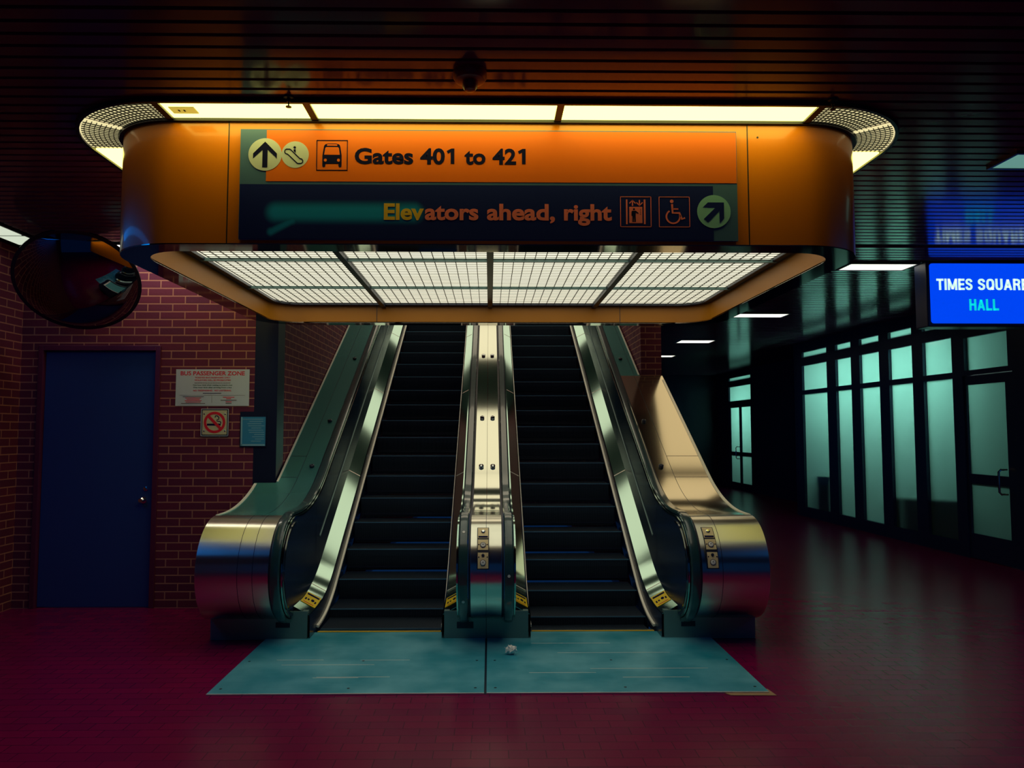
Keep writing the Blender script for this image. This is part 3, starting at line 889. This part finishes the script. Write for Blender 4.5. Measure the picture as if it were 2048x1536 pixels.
ST_HALF, PAN, HR0, HR1 = 0.555, 0.695, 0.71, 0.785
def escalator(name, cx, s, outer, phase, label, wide_from=None):
    """s = -1 left machine, +1 right machine; outer = x of its outer deck edge"""
    root = empty(name, (cx, COMBY, 0))
    tag(root, label, 'escalator', 'escalators side by side')
    # steps
    first = True
    k = -4
    while True:
        y = Y0 + 0.4*(k + phase)
        if y > 14.2: break
        if y >= COMBY - 0.36:
            o = proto_step.copy()
            COL.objects.link(o)
            z = gz(y) + 0.004 if y > COMBY + 0.02 else -0.03
            o.location = (cx, y, z)
            put(o, root)
        k += 1
    m = MB(); m.box((cx-ST_HALF+0.02, COMBY-0.012, 0.0), (cx+ST_HALF-0.02, COMBY+0.012, 0.013), YELLOW)
    P(m, 'comb_line', root, label='yellow painted line at the comb')
    m = MB()
    for i in range(100):
        x = cx - 0.53 + i*0.0107
        m.add([(x,COMBY+0.012,0),(x+0.005,COMBY+0.012,0),(x+0.0025,COMBY+0.10,0.0),(x,COMBY+0.012,0.012),(x+0.005,COMBY+0.012,0.012),(x+0.0025,COMBY+0.10,0.003)],
              [(2,1,0),(3,4,5),(0,1,4,3),(1,2,5,4),(2,0,3,5)], STEEL_D)
    P(m, 'comb', root)
    ys = ylist(6.36, YT)
    for side in (-1, 1):
        inner_side = (side == -s)
        xs_ = cx + side*ST_HALF
        # skirt
        m = MB()
        l0 = [(xs_, y, gz(y)-0.24 if y > 6.9 else -0.02) for y in ys]; l1 = [(xs_, y, gz(y)+0.205) for y in ys]
        n = len(ys); th = 0.006*side
        vs = l0 + l1 + [(x+th, y, z) for x, y, z in l0] + [(x+th, y, z) for x, y, z in l1]
        m.add(vs, [q for i in range(n-1) for q in ((i,i+1,n+i+1,n+i),(2*n+i,3*n+i,3*n+i+1,2*n+i+1))], PANEL)
        P(m, 'skirt_panel', root)
        # bright skirt trim
        yt = ylist(6.60, YT)
        m = MB()
        strip(m, [(xs_ - side*0.020, y, gz(y)+0.056) for y in yt], [(xs_ - side*0.001, y, gz(y)+0.062) for y in yt], TRIMW, 0.02)
        P(m, 'skirt_trim', root, smooth=True, label='bright metal trim strip')
        # sloped inner deck
        yd = ylist(6.37, YT)
        xa, xb = cx + side*(ST_HALF+0.008), cx + side*PAN
        m = MB()
        strip(m, [(xa, y, gz(y)+0.205) for y in yd], [(xb, y, gz(y)+0.275) for y in yd], STEEL_T, 0.004)
        for yj in (7.0, 8.75, 10.6, 12.4):
            strip(m, [(xa, yj, gz(yj)+0.2065), (xa, yj+0.012, gz(yj+0.012)+0.2065)], [(xb, yj, gz(yj)+0.2765), (xb, yj+0.012, gz(yj+0.012)+0.2765)], TRIMW, 0.0005)
        P(m, 'inner_deck', root, smooth=True)
        # balustrade panel
        xp = cx + side*PAN
        top_l = []; bot_l = []
        for i in range(15):
            a = PI - (PI/2)*i/14
            y = NY + 0.405*math.cos(a); h = 0.405*math.sin(a)
            top_l.append((y, NZ+h)); bot_l.append((y, NZ-h))
        for y in ylist(NY+0.06, YT): top_l.append((y, deckz(y)-0.02)); bot_l.append((y, gz(y)+0.26))
        n = len(top_l); m = MB()
        vs = [(xp, y, z) for y, z in bot_l] + [(xp, y, z) for y, z in top_l] + [(xp+0.012*side, y, z) for y, z in bot_l] + [(xp+0.012*side, y, z) for y, z in top_l]
        fs = []
        for i in range(n-1): fs += [(i,i+1,n+i+1,n+i), (2*n+i,3*n+i,3*n+i+1,2*n+i+1), (n+i,n+i+1,3*n+i+1,3*n+i), (i,2*n+i,2*n+i+1,i+1)]
        m.add(vs, fs, PANEL)
        for yj in (7.15, 9.3, 11.4):
            m.box((min(xp, xp-0.001*side), yj-0.003, gz(yj)+0.28), (max(xp, xp-0.001*side), yj+0.003, deckz(yj)-0.06), STEEL_T)
        # mid moulding line along the panel
        ym = ylist(7.3, YT)
        strip(m, [(xp-0.008*side, y, gz(y)+0.56) for y in ym], [(xp, y, gz(y)+0.565) for y in ym], STEEL_D, 0.012)
        P(m, 'balustrade_panel', root)
        # bright edging round the newel end of the panel
        m = MB()
        arc = []
        for i in range(33):
            a = PI*0.5 + PI*i/32
            arc.append((NY+0.375*math.cos(a), NZ+0.375*math.sin(a)))
        m.sweep(yz_path(arc, xp+side*0.006), [(-0.012,-0.008),(0.012,-0.008),(0.012,0.008),(-0.012,0.008)], STEEL)
        P(m, 'newel_edging', root, smooth=True, label='polished edging round the newel')
        # handrail
        hx = cx + side*(HR0+HR1)/2; hw = (HR1-HR0)/2
        pts = u_path(NR+0.018, 0.018)
        pts += [(NY+0.08, NZ-NR-0.018)]
        pr = [(-hw,-0.014),(-hw,0.006),(-hw*0.75,0.016),(0,0.019),(hw*0.75,0.016),(hw,0.006),(hw,-0.014),(hw*0.6,-0.018),(-hw*0.6,-0.018)]
        m = MB(); m.sweep(yz_path(pts, hx), pr, RUBBER)
        hr = P(m, 'handrail', root, smooth=True, label='black rubber handrail')
        m = MB()
        m.sweep(yz_path(u_path(NR-0.012, -0.012)[:-3], cx+side*(HR0-0.012)), [(-0.006,-0.008),(0.006,-0.008),(0.006,0.010),(-0.006,0.010)], STEEL_T)
        m.sweep(yz_path(u_path(NR-0.012, -0.012)[:-3], cx+side*(HR1+0.010)), [(-0.008,-0.010),(0.008,-0.010),(0.008,0.010),(-0.008,0.010)], BLACK)
        P(m, 'handrail_guide', root, smooth=True)
        if inner_side:
            for y in (8.35 + 0.12*s, 9.0 + 0.12*s, 9.75+0.12*s, 10.6+0.12*s, 11.5+0.12*s):
                m = MB(); m.lathe((hx, y, deckz(y)+0.034), (0,-0.5,0.866), [(0.011,0),(0.011,0.003)], WHITEP, 10); m.build('marker_dot').parent = hr
            for a in ((PI*0.75, PI*1.15) if s < 0 else (PI*1.0,)):
                m = MB(); m.lathe((hx, NY+(NR+0.035)*math.cos(a), NZ+(NR+0.035)*math.sin(a)), (0, math.cos(a), math.sin(a)), [(0.012,0),(0.012,0.003)], WHITEP, 10); m.build('marker_dot').parent = hr
        # outer deck and newel cladding
        if inner_side:
            xo0 = cx + side*(HR1+0.02); xo1 = SEAM + s*0.0015
        else:
            xo0 = cx + side*(HR1+0.02); xo1 = outer
        yy = ylist(6.42, YT)
        def edge_x(y): return xo1
        m = MB()
        if not inner_side:
            # the wide deck narrows where it meets the brick
            yw = WY - 0.04 if s < 0 else 9.61
            nar = -2.135 if s < 0 else 1.955
            y1_ = [y for y in yy if y < yw] + [yw]
            y2_ = [yw] + [y for y in yy if y > yw]
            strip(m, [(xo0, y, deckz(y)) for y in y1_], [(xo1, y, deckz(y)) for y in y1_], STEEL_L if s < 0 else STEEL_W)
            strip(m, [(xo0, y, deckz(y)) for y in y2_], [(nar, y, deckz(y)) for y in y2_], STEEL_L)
            xj = cx + side*0.98
            strip(m, [(xj, y, deckz(y)+0.0008) for y in yy], [(xj+0.004*side, y, deckz(y)+0.0008) for y in yy], BLACK, 0.0003)
            for yj in (7.55, 7.9): strip(m, [(xj, yj, deckz(yj)+0.0008),(xj, yj+0.006, deckz(yj+0.006)+0.0008)], [(xo1 if yj < yw else nar, yj, deckz(yj)+0.0008),(xo1 if yj < yw else nar, yj+0.006, deckz(yj+0.006)+0.0008)], BLACK, 0.0003)
        else:
            strip(m, [(xo0, y, deckz(y)) for y in yy], [(xo1, y, deckz(y)) for y in yy], STEEL)
        P(m, 'outer_deck' if not inner_side else 'centre_deck', root, smooth=True)
        if not inner_side:
            m = MB()
            ye = [y for y in yy if y <= yw]
            strip(m, [(xo1, y, deckz(y)+0.006) for y in ye], [(xo1-side*0.028, y, deckz(y)+0.006) for y in ye], TRIMW, 0.010)
            yn = [yw+0.02] + [y for y in yy if y > yw+0.02]
            strip(m, [(nar, y, deckz(y)+0.006) for y in yn], [(nar-side*0.02, y, deckz(y)+0.006) for y in yn], TRIMW, 0.010)
            P(m, 'deck_edge_trim', root, smooth=True, label='bright trim along the deck edge')
        # newel drum
        m = MB(); arc = [(NY + NR*math.cos(PI/2+PI*i/28), NZ + NR*math.sin(PI/2+PI*i/28)) for i in range(29)]
        a_ = [(xo0, y, z) for y, z in arc]; b_ = [(xo1, y, z) for y, z in arc]; n = len(arc)
        m.add(a_ + b_, [(i, i+1, n+i+1, n+i) for i in range(n-1)], STEEL_B)
        m.add(a_, [tuple(range(n))], STEEL_D); m.add(b_, [tuple(range(n))], STEEL_D)
        if not inner_side:
            for xj in ((cx+side*0.93, cx+side*1.05) if s < 0 else (cx+side*0.97,)):
                m.sweep(yz_path(arc, xj), [(-0.002,-0.001),(0.002,-0.001),(0.002,0.0015),(-0.002,0.0015)], BLACK)
        nw = P(m, 'newel_drum', root, smooth=True, label='brushed steel newel drum')
        # base pedestal under the newel
        bx0, bx1 = (cx + side*(PAN-0.12), xo1)
        m = MB()
        m.box((min(bx0,bx1), 6.36, 0), (max(bx0,bx1), 6.42, 0.235), STEEL_D); m.box((min(bx0,bx1), 6.42, 0), (max(bx0,bx1), 7.0, 0.19), STEEL_D)
        if inner_side:
            c0 = (bx0+bx1)/2
            if s < 0: m.box((c0-0.07, 6.357, 0.09), (c0+0.07, 6.36, 0.145), BLACK)
        else:
            m.box((cx+side*0.78-0.06, 6.357, 0.10), (cx+side*0.78+0.06, 6.36, 0.145), BLACK)
        P(m, 'newel_base', root, bevel=0.004)
        if not inner_side:
            m = MB()
            pl = [(y, deckz(y)) for y in yy if y <= yw]
            n = len(pl)
            vs = [(xo1, y, 0.0) for y, z in pl] + [(xo1, y, z) for y, z in pl]
            k_ = list(range(n))
            m.add(vs, [(i, i+1, n+i+1, n+i) for i in k_[:-1]], STEEL_D)
            P(m, 'side_cladding', root)
        # anti-slide knobs
        for y in ((7.72, 8.62, 10.15) if inner_side else (7.72, 8.55, 10.05, 11.7)):
            if inner_side: x = SEAM + s*0.060
            else: x = cx + side*0.88
            m = MB(); m.lathe((x, y, deckz(y)), (0,-0.5,0.866), [(0.024,0),(0.026,0.010),(0.024,0.022),(0.012,0.028),(0.006,0.024)], CHROME if inner_side else BLACK, 16)
            P(m, 'deck_knob', root, smooth=True)
        # stickers on the foot of the inner deck
        def zf(x, y, xa=xa, xb=xb): return gz(y)+0.205 + (0.070)*(x-xa)/(xb-xa)
        sticker(root, min(xa,xb)+0.004, max(xa,xb)-0.004, 6.58, 6.84, zf, 'yellow caution sticker')
    return root
EL = escalator('escalator', SEAM-0.93, -1, -2.345, 0.0, 'left one of the two steel escalators, beside the brick wall with the notices')
ER = escalator('escalator', SEAM+0.93, 1, 2.25, -0.37, 'right one of the two steel escalators, beside the glazed hall')
COL.objects.unlink(proto_step); bpy.data.objects.remove(proto_step)
control_panel(EL, SEAM-0.025, 'brass key switch panel')
control_panel(ER, 1.79, 'brass key switch panel')

# landing plates
for x0, x1, lab in ((-1.88, SEAM-0.008, 'left teal metal floor plate in front of the left escalator'), (SEAM+0.008, 1.87, 'right teal metal floor plate in front of the right escalator')):
    r = empty('landing_plate', ((x0+x1)/2, 5.8, 0)); tag(r, lab, 'floor plate', 'landing plates at the escalator foot')
    m = MB(); m.box((x0, 5.055, 0.001), (x1, COMBY-0.014, 0.009), PLATE)
    for k in range(5):
        y = random.uniform(5.3, 6.4); xx = random.uniform(x0+0.2, x1-0.8); l_ = random.uniform(0.3, 0.9)
        m.box((xx, y, 0.009), (min(xx+l_, x1-0.05), y+0.006, 0.0093), TRIMW)
    P(m, 'plate', r)
    m = MB(); m.box((x0, 5.047, 0.0005), (x1, 5.055, 0.0095), TRIMW); P(m, 'edge_strip', r, label='bright worn front edge')
    for xx in (x0+0.06, (x0+x1)/2, x1-0.06):
        for y in (5.15, 5.75):
            m = MB(); m.lathe((xx, y, 0.009), (0,0,1), [(0.010,0),(0.010,0.001)], BLACK, 10); P(m, 'screw', r)
m = MB()
m.prism([(1.57,5.045),(1.60,5.00),(1.90,4.995),(1.885,5.12),(1.875,5.12),(1.872,5.046)], top, 0.0005, 0.004, TAN)
tag(m.build('cardboard_strip'), 'tan strip sticking out under the right front corner of the floor plate', 'strip')

sm = MB(); sm.box((SEAM-0.008, 5.05, 0.0003), (SEAM+0.008, 6.35, 0.002), BLACK); struct(sm.build('trim_2'))
# crumpled tissue
bm = bmesh.new(); bmesh.ops.create_icosphere(bm, subdivisions=3, radius=0.038)
for v in bm.verts:
    n_ = v.co.normalized()
    k = 0.72 + 0.38*abs(math.sin(9*n_.x+3*n_.y)*math.cos(7*n_.y-4*n_.z)) + random.uniform(-0.09, 0.09)
    v.co = Vector((n_.x*0.050*k, n_.y*0.038*k, n_.z*0.034*k + 0.6*0.026*max(0, math.sin(11*n_.x))))
mz = min(v.co.z for v in bm.verts)
for v in bm.verts: v.co.z -= mz
me = bpy.data.meshes.new('crumpled_tissue'); bm.to_mesh(me); bm.free(); me.materials.append(PAPER)
o = bpy.data.objects.new('crumpled_tissue', me); COL.objects.link(o); o.location = (0.165, 5.90, 0.0095)
tag(o, 'crumpled white tissue lying on the floor plate', 'tissue')

# ------------------------------------------------------------------ things on the front wall
WF = WY
def wfn(u, v, t): return (u, WF-0.001-t, v)
nb = empty('notice_sign', (-2.80, WF, 2.19)); tag(nb, 'white BUS PASSENGER ZONE notice with red lettering on the brick wall', 'sign')
X0, X1, ZB, ZT = -3.168, -2.432, 2.003, 2.372
m = MB(); m.box((X0, WF-0.008, ZB), (X1, WF-0.0005, ZT), NOTICEW); P(m, 'notice_board', nb)
xc = (X0+X1)/2
def wl(mb, body, mt, z, cap, width, x=None, align='CENTER', bold=0.02): text_mb(mb, body, mt, wfn, cap, width, xc if x is None else x, z, align, bold, 0.0072, 0.0080)
m = MB()
wl(m, 'BUS PASSENGER ZONE', RED, ZT-0.060, 0.041, 0.645)
wl(m, 'TICKETED BUS PASSENGERS ONLY', RED, ZT-0.091, 0.015, 0.36)
wl(m, 'VIOLATORS WILL BE PROSECUTED', RED, ZT-0.117, 0.015, 0.365)
wl(m, 'One hour limit when waiting to board a bus', GREENP, ZT-0.166, 0.013, 0.395)
wl(m, 'One hour limit after arriving from a bus', GREENP, ZT-0.190, 0.013, 0.385)
wl(m, 'NO TRESPASSING.  NO LOITERING.', RED, ZT-0.222, 0.015, 0.385)
P(m, 'lettering', nb)
m = MB()
def bar(x0, x1, z, h, mt): m.box((x0, WF-0.0092, z), (x1, WF-0.0082, z+h), mt)
for i in range(22): bar(xc-0.18+i*0.0165, xc-0.18+i*0.0165+0.011, ZT-0.142, 0.007, GREYP)
bar(xc-0.095, xc+0.09, ZT-0.245, 0.006, INK)
bar(X0+0.04, X1-0.04, ZT-0.263, 0.002, GREYP); bar(xc-0.005, xc-0.003, ZB+0.03, 0.075, GREYP)
for i, (w0, mt) in enumerate(((0.21,GREYP),(0.16,RED),(0.13,RED),(0.17,RED),(0.15,RED),(0.24,GREYP))): bar(xc-0.19-w0/2, xc-0.19+w0/2, ZT-0.280-i*0.0135, 0.006, mt)
for i, (w0, mt) in enumerate(((0.115,RED),(0.05,RED),(0.16,GREYP),(0.06,RED),(0.06,GREYP))): bar(xc+0.165-w0/2, xc+0.165+w0/2, ZT-0.285-i*0.0155, 0.007, mt)
P(m, 'fine_print', nb)
ns = empty('no_smoking_sign', (-2.77, WF, 1.835)); tag(ns, 'square no smoking plate with red ring and black frame under the white notice', 'sign')
cx_, cz_, hs = -2.767, 1.836, 0.138
m = MB(); m.box((cx_-hs, WF-0.014, cz_-hs), (cx_+hs, WF-0.0005, cz_+hs), BLACK)
for a, b_ in (((cx_-hs, cz_-hs),(cx_+hs, cz_-hs+0.006)),((cx_-hs, cz_+hs-0.006),(cx_+hs, cz_+hs)),((cx_-hs, cz_-hs),(cx_-hs+0.006, cz_+hs)),((cx_+hs-0.006, cz_-hs),(cx_+hs, cz_+hs))):
    m.box((a[0], WF-0.016, a[1]), (b_[0], WF-0.013, b_[1]), NOTICEW)
P(m, 'sign_frame', ns)
m = MB(); m.box((cx_-0.122, WF-0.017, cz_-0.122), (cx_+0.122, WF-0.014, cz_+0.122), NSW); P(m, 'sign_plate', ns)
m = MB()
f2 = lambda u, v, t: (cx_+u, WF-t, cz_+v)
st = circ(0,0,0.107,48); 
m.ring(circ(0,0,0.108,48), circ(0,0,0.082,48), f2, 0.017, 0.0185, RED)
m.prism(stroke([(-0.066,0.066),(0.066,-0.066)], 0.028), f2, 0.0178, 0.0188, RED)
P(m, 'prohibition_ring', ns)
m = MB()
m.prism([(-0.076,-0.032),(0.062,-0.032),(0.062,-0.012),(-0.076,-0.012)], f2, 0.017, 0.0176, INK)
for pts in ([(0.062,-0.012),(0.060,0.006),(0.045,0.010),(0.022,0.014),(0.024,0.028),(0.040,0.030),(0.042,0.050),(0.028,0.064),(0.008,0.066),(0.004,0.048)],):
    st = stroke(pts, 0.010); n = len(pts)
    for i in range(n-1): m.prism([st[i], st[i+1], st[2*n-2-i], st[2*n-1-i]], f2, 0.017, 0.0176, INK)
P(m, 'cigarette_mark', ns)
for u in (-0.105, 0.105):
    for v in (-0.085, 0.085):
        m = MB(); m.lathe((cx_+u, WF-0.017, cz_+v), (0,-1,0), [(0.008,0),(0.008,0.003),(0.004,0.005)], CHROME, 12); P(m, 'screw', ns, smooth=True)
bn = empty('blue_notice', (-2.38, WF, 1.75)); tag(bn, 'blue printed sheet in a dark holder to the right of the no smoking plate', 'sign')
m = MB(); m.box((-2.515, WF-0.010, 1.590), (-2.250, WF-0.0005, 1.945), BLACK); P(m, 'holder', bn)
m = MB(); m.box((-2.505, WF-0.012, 1.600), (-2.258, WF-0.010, 1.892), BLUESH); P(m, 'sheet', bn)
m = MB()
for i, (a, b_) in enumerate(((-2.49,-2.28),(-2.42,-2.28),(-2.44,-2.30),(-2.43,-2.27),(-2.40,-2.30),(-2.43,-2.28),(-2.42,-2.27),(-2.37,-2.27),(-2.39,-2.27),(-2.36,-2.27),(-2.40,-2.30))):
    z = 1.865 - i*0.022
    m.box((a, WF-0.0128, z), (b_, WF-0.012, z+0.006), BLUEL2)
m.box((-2.50, WF-0.0125, 1.602), (-2.262, WF-0.012, 1.618), BLUEL2); m.box((-2.505, WF-0.0125, 1.602), (-2.490, WF-0.012, 1.89), BLUEL2)
P(m, 'printed_lines', bn)

# convex mirror in the corner
cm = empty('convex_mirror', (-3.92, 7.02, 3.17)); tag(cm, 'big round convex mirror tilted down from the left corner of the ceiling', 'mirror')
ax = Vector((0.25, -0.70, -0.67)).normalized()
R_, S_ = 0.53, 0.20
Rs = (R_*R_ + S_*S_)/(2*S_)
pf = [(0.0005, S_)]
for i in range(1, 15):
    r = R_*i/14; pf.append((r, math.sqrt(Rs*Rs - r*r) - (Rs - S_)))
m = MB(); m.lathe((-3.92, 7.02, 3.17), ax, pf[::-1], MIRROR, 48); P(m, 'mirror_dome', cm, smooth=True)
m = MB(); m.lathe((-3.92, 7.02, 3.17), ax, [(0.50,-0.03),(0.545,-0.02),(0.548,0.008),(0.528,0.012)], BLACK, 48); P(m, 'rim', cm, smooth=True)
m = MB(); m.lathe((-3.92, 7.02, 3.17), (-ax), [(0.03,0.02),(0.03,0.33)], BLACK, 14); P(m, 'bracket', cm, smooth=True)

# wall-wash strips on the left
def strip_light(x0, y0, x1, y1, label, dm=None):
    r = empty('strip_light', ((x0+x1)/2, (y0+y1)/2, CZ)); tag(r, label, 'light', 'wall wash strips at the ceiling edge')
    m = MB(); m.box((x0, y0, CZ), (x1, y1, CZ+0.028), BLACK); P(m, 'housing', r)
    m = MB(); m.box((x0+0.012, y0+0.012, CZ-0.006), (x1-0.012, y1-0.012, CZ+0.001), dm or WASHM); P(m, 'diffuser', r)
strip_light(-4.56, 5.9, -4.30, 6.78, 'long fluorescent strip along the top of the left brick wall')
strip_light(-4.56, 6.80, -4.30, 7.12, 'short fluorescent strip in the ceiling corner beside the convex mirror')
strip_light(-3.90, 7.12, -2.60, 7.40, 'fluorescent strip at the top of the front brick wall, behind the convex mirror', WASHF)

# smoke detector and sprinklers
sd = empty('ceiling_speaker', (-0.103, 3.64, CZ)); tag(sd, 'small round dark dome on the ceiling slats above the canopy', 'ceiling fixture')
m = MB(); m.lathe((-0.103, 3.64, CZ+0.012), (0,0,-1), [(0.085,0),(0.085,0.03),(0.075,0.045),(0.055,0.05)], mat('dark_red_plastic', (0.25,0.03,0.03), 0.35), 32); P(m, 'body', sd, smooth=True)
m = MB(); m.lathe((-0.103, 3.64, CZ-0.036), (0,0,-1), [(0.040,0),(0.038,0.03),(0.028,0.045),(0.010,0.05)], MATS['dark_red_plastic'], 28); P(m, 'dome', sd, smooth=True)
for x, y, lab in ((-1.095, 3.93, 'small sprinkler head left of centre above the canopy light'), (1.874, 3.92, 'small sprinkler head at the right end above the canopy light')):
    r = empty('sprinkler', (x, y, CZ)); tag(r, lab, 'sprinkler', 'sprinklers along the canopy front')
    m = MB(); m.lathe((x, y, CZ+0.012), (0,0,-1), [(0.03,0),(0.028,0.008),(0.012,0.012),(0.010,0.03)], BLACK, 18); P(m, 'body', r, smooth=True)
    m = MB(); m.lathe((x, y, CZ-0.018), (0,0,-1), [(0.004,0),(0.004,0.022),(0.016,0.024),(0.016,0.027)], BLACK, 16); P(m, 'deflector', r, smooth=True)

# ceiling lights of the right hall, and one added panel
def ceiling_light(x0, y0, x1, y1, mt, label):
    r = empty('ceiling_light', ((x0+x1)/2, (y0+y1)/2, CZ))
    if label: tag(r, label, 'light', 'recessed lights of the right hall')
    else: struct(r)
    m = MB(); m.ring([(x0-0.02,y0-0.02),(x1+0.02,y0-0.02),(x1+0.02,y1+0.02),(x0-0.02,y1+0.02)], [(x0,y0),(x1,y0),(x1,y1),(x0,y1)], top, CZ-0.008, CZ+0.028, FRAME); P(m, 'frame', r)
    m = MB(); m.box((x0, y0, CZ-0.002), (x1, y1, CZ+0.008), mt); P(m, 'diffuser', r)
ceiling_light(3.43, 4.66, 4.20, 4.92, HALLT, 'dim teal ceiling panel nearest, at the right edge above the blue sign reflection')
ceiling_light(3.89, 7.82, 4.61, 8.13, HALLM, 'bright ceiling panel just left of the blue hall sign')
ceiling_light(3.82, 11.22, 4.60, 11.57, HALLM, 'second bright ceiling panel back from the blue hall sign')
ceiling_light(3.80, 14.55, 4.47, 15.0, HALLM, 'third bright ceiling panel back along the right hall')
ceiling_light(3.75, 17.5, 4.42, 17.9, HALLM, 'farthest ceiling panel seen along the right hall')
ceiling_light(2.40, 8.8, 3.30, 10.6, GOLDM, None)  # added panel hidden by the canopy, gives the right deck its gold reflection

# luminous panels over the escalator well
for y0, y1, lab in ((9.5,10.75,'first luminous panel above the escalator well, reflected in the steel decks'),(11.8,12.6,'second luminous panel above the escalator well'),(13.7,14.6,'third luminous panel above the escalator well')):
    r = struct(empty('well_light', (0, (y0+y1)/2, 5.2)))
    m = MB(); m.box((-2.0, y0, 5.17), (1.85, y1, 5.195), WELLM); P(m, 'diffuser', r)
    m = MB(); m.ring([(-2.04,y0-0.04),(1.89,y0-0.04),(1.89,y1+0.04),(-2.04,y1+0.04)], [(-2.0,y0),(1.85,y0),(1.85,y1),(-2.0,y1)], top, 5.15, 5.2, BLACK); P(m, 'frame', r)

# blue illuminated hall sign
hs_ = empty('hall_sign', (5.35, 7.7, CZ)); tag(hs_, 'blue illuminated hanging sign reading TIMES SQUARE HALL', 'sign')
SX0, SX1, SZ0, SZ1, SY = 4.66, 6.10, 2.885, 3.525, 7.7
m = MB(); m.box((SX0-0.035, SY, SZ0-0.035), (SX1+0.035, SY+0.22, SZ1+0.02), FRAME); P(m, 'housing', hs_, bevel=0.01)
fs_ = lambda u, v, t: (u, SY-t, v)
m = MB(); m.prism(rrect(SX0, SZ0, SX1, SZ1, 0.03, 6), fs_, 0.0, 0.006, BLUEL); P(m, 'lit_face', hs_, label='glowing blue face')
m = MB()
block_text(m, 'TIMES', 4.728, 3.240, 0.122, 0.385, WHITEL, fs_, 0.006, 0.009)
block_text(m, 'SQUARE', 5.170, 3.240, 0.122, 0.540, WHITEL, fs_, 0.006, 0.009)
P(m, 'lettering', hs_, label='white letters TIMES SQUARE')
m = MB()
block_text(m, 'HALL', 5.070, 3.022, 0.122, 0.315, CYANL, fs_, 0.006, 0.009)
P(m, 'lettering', hs_, label='cyan letters HALL')
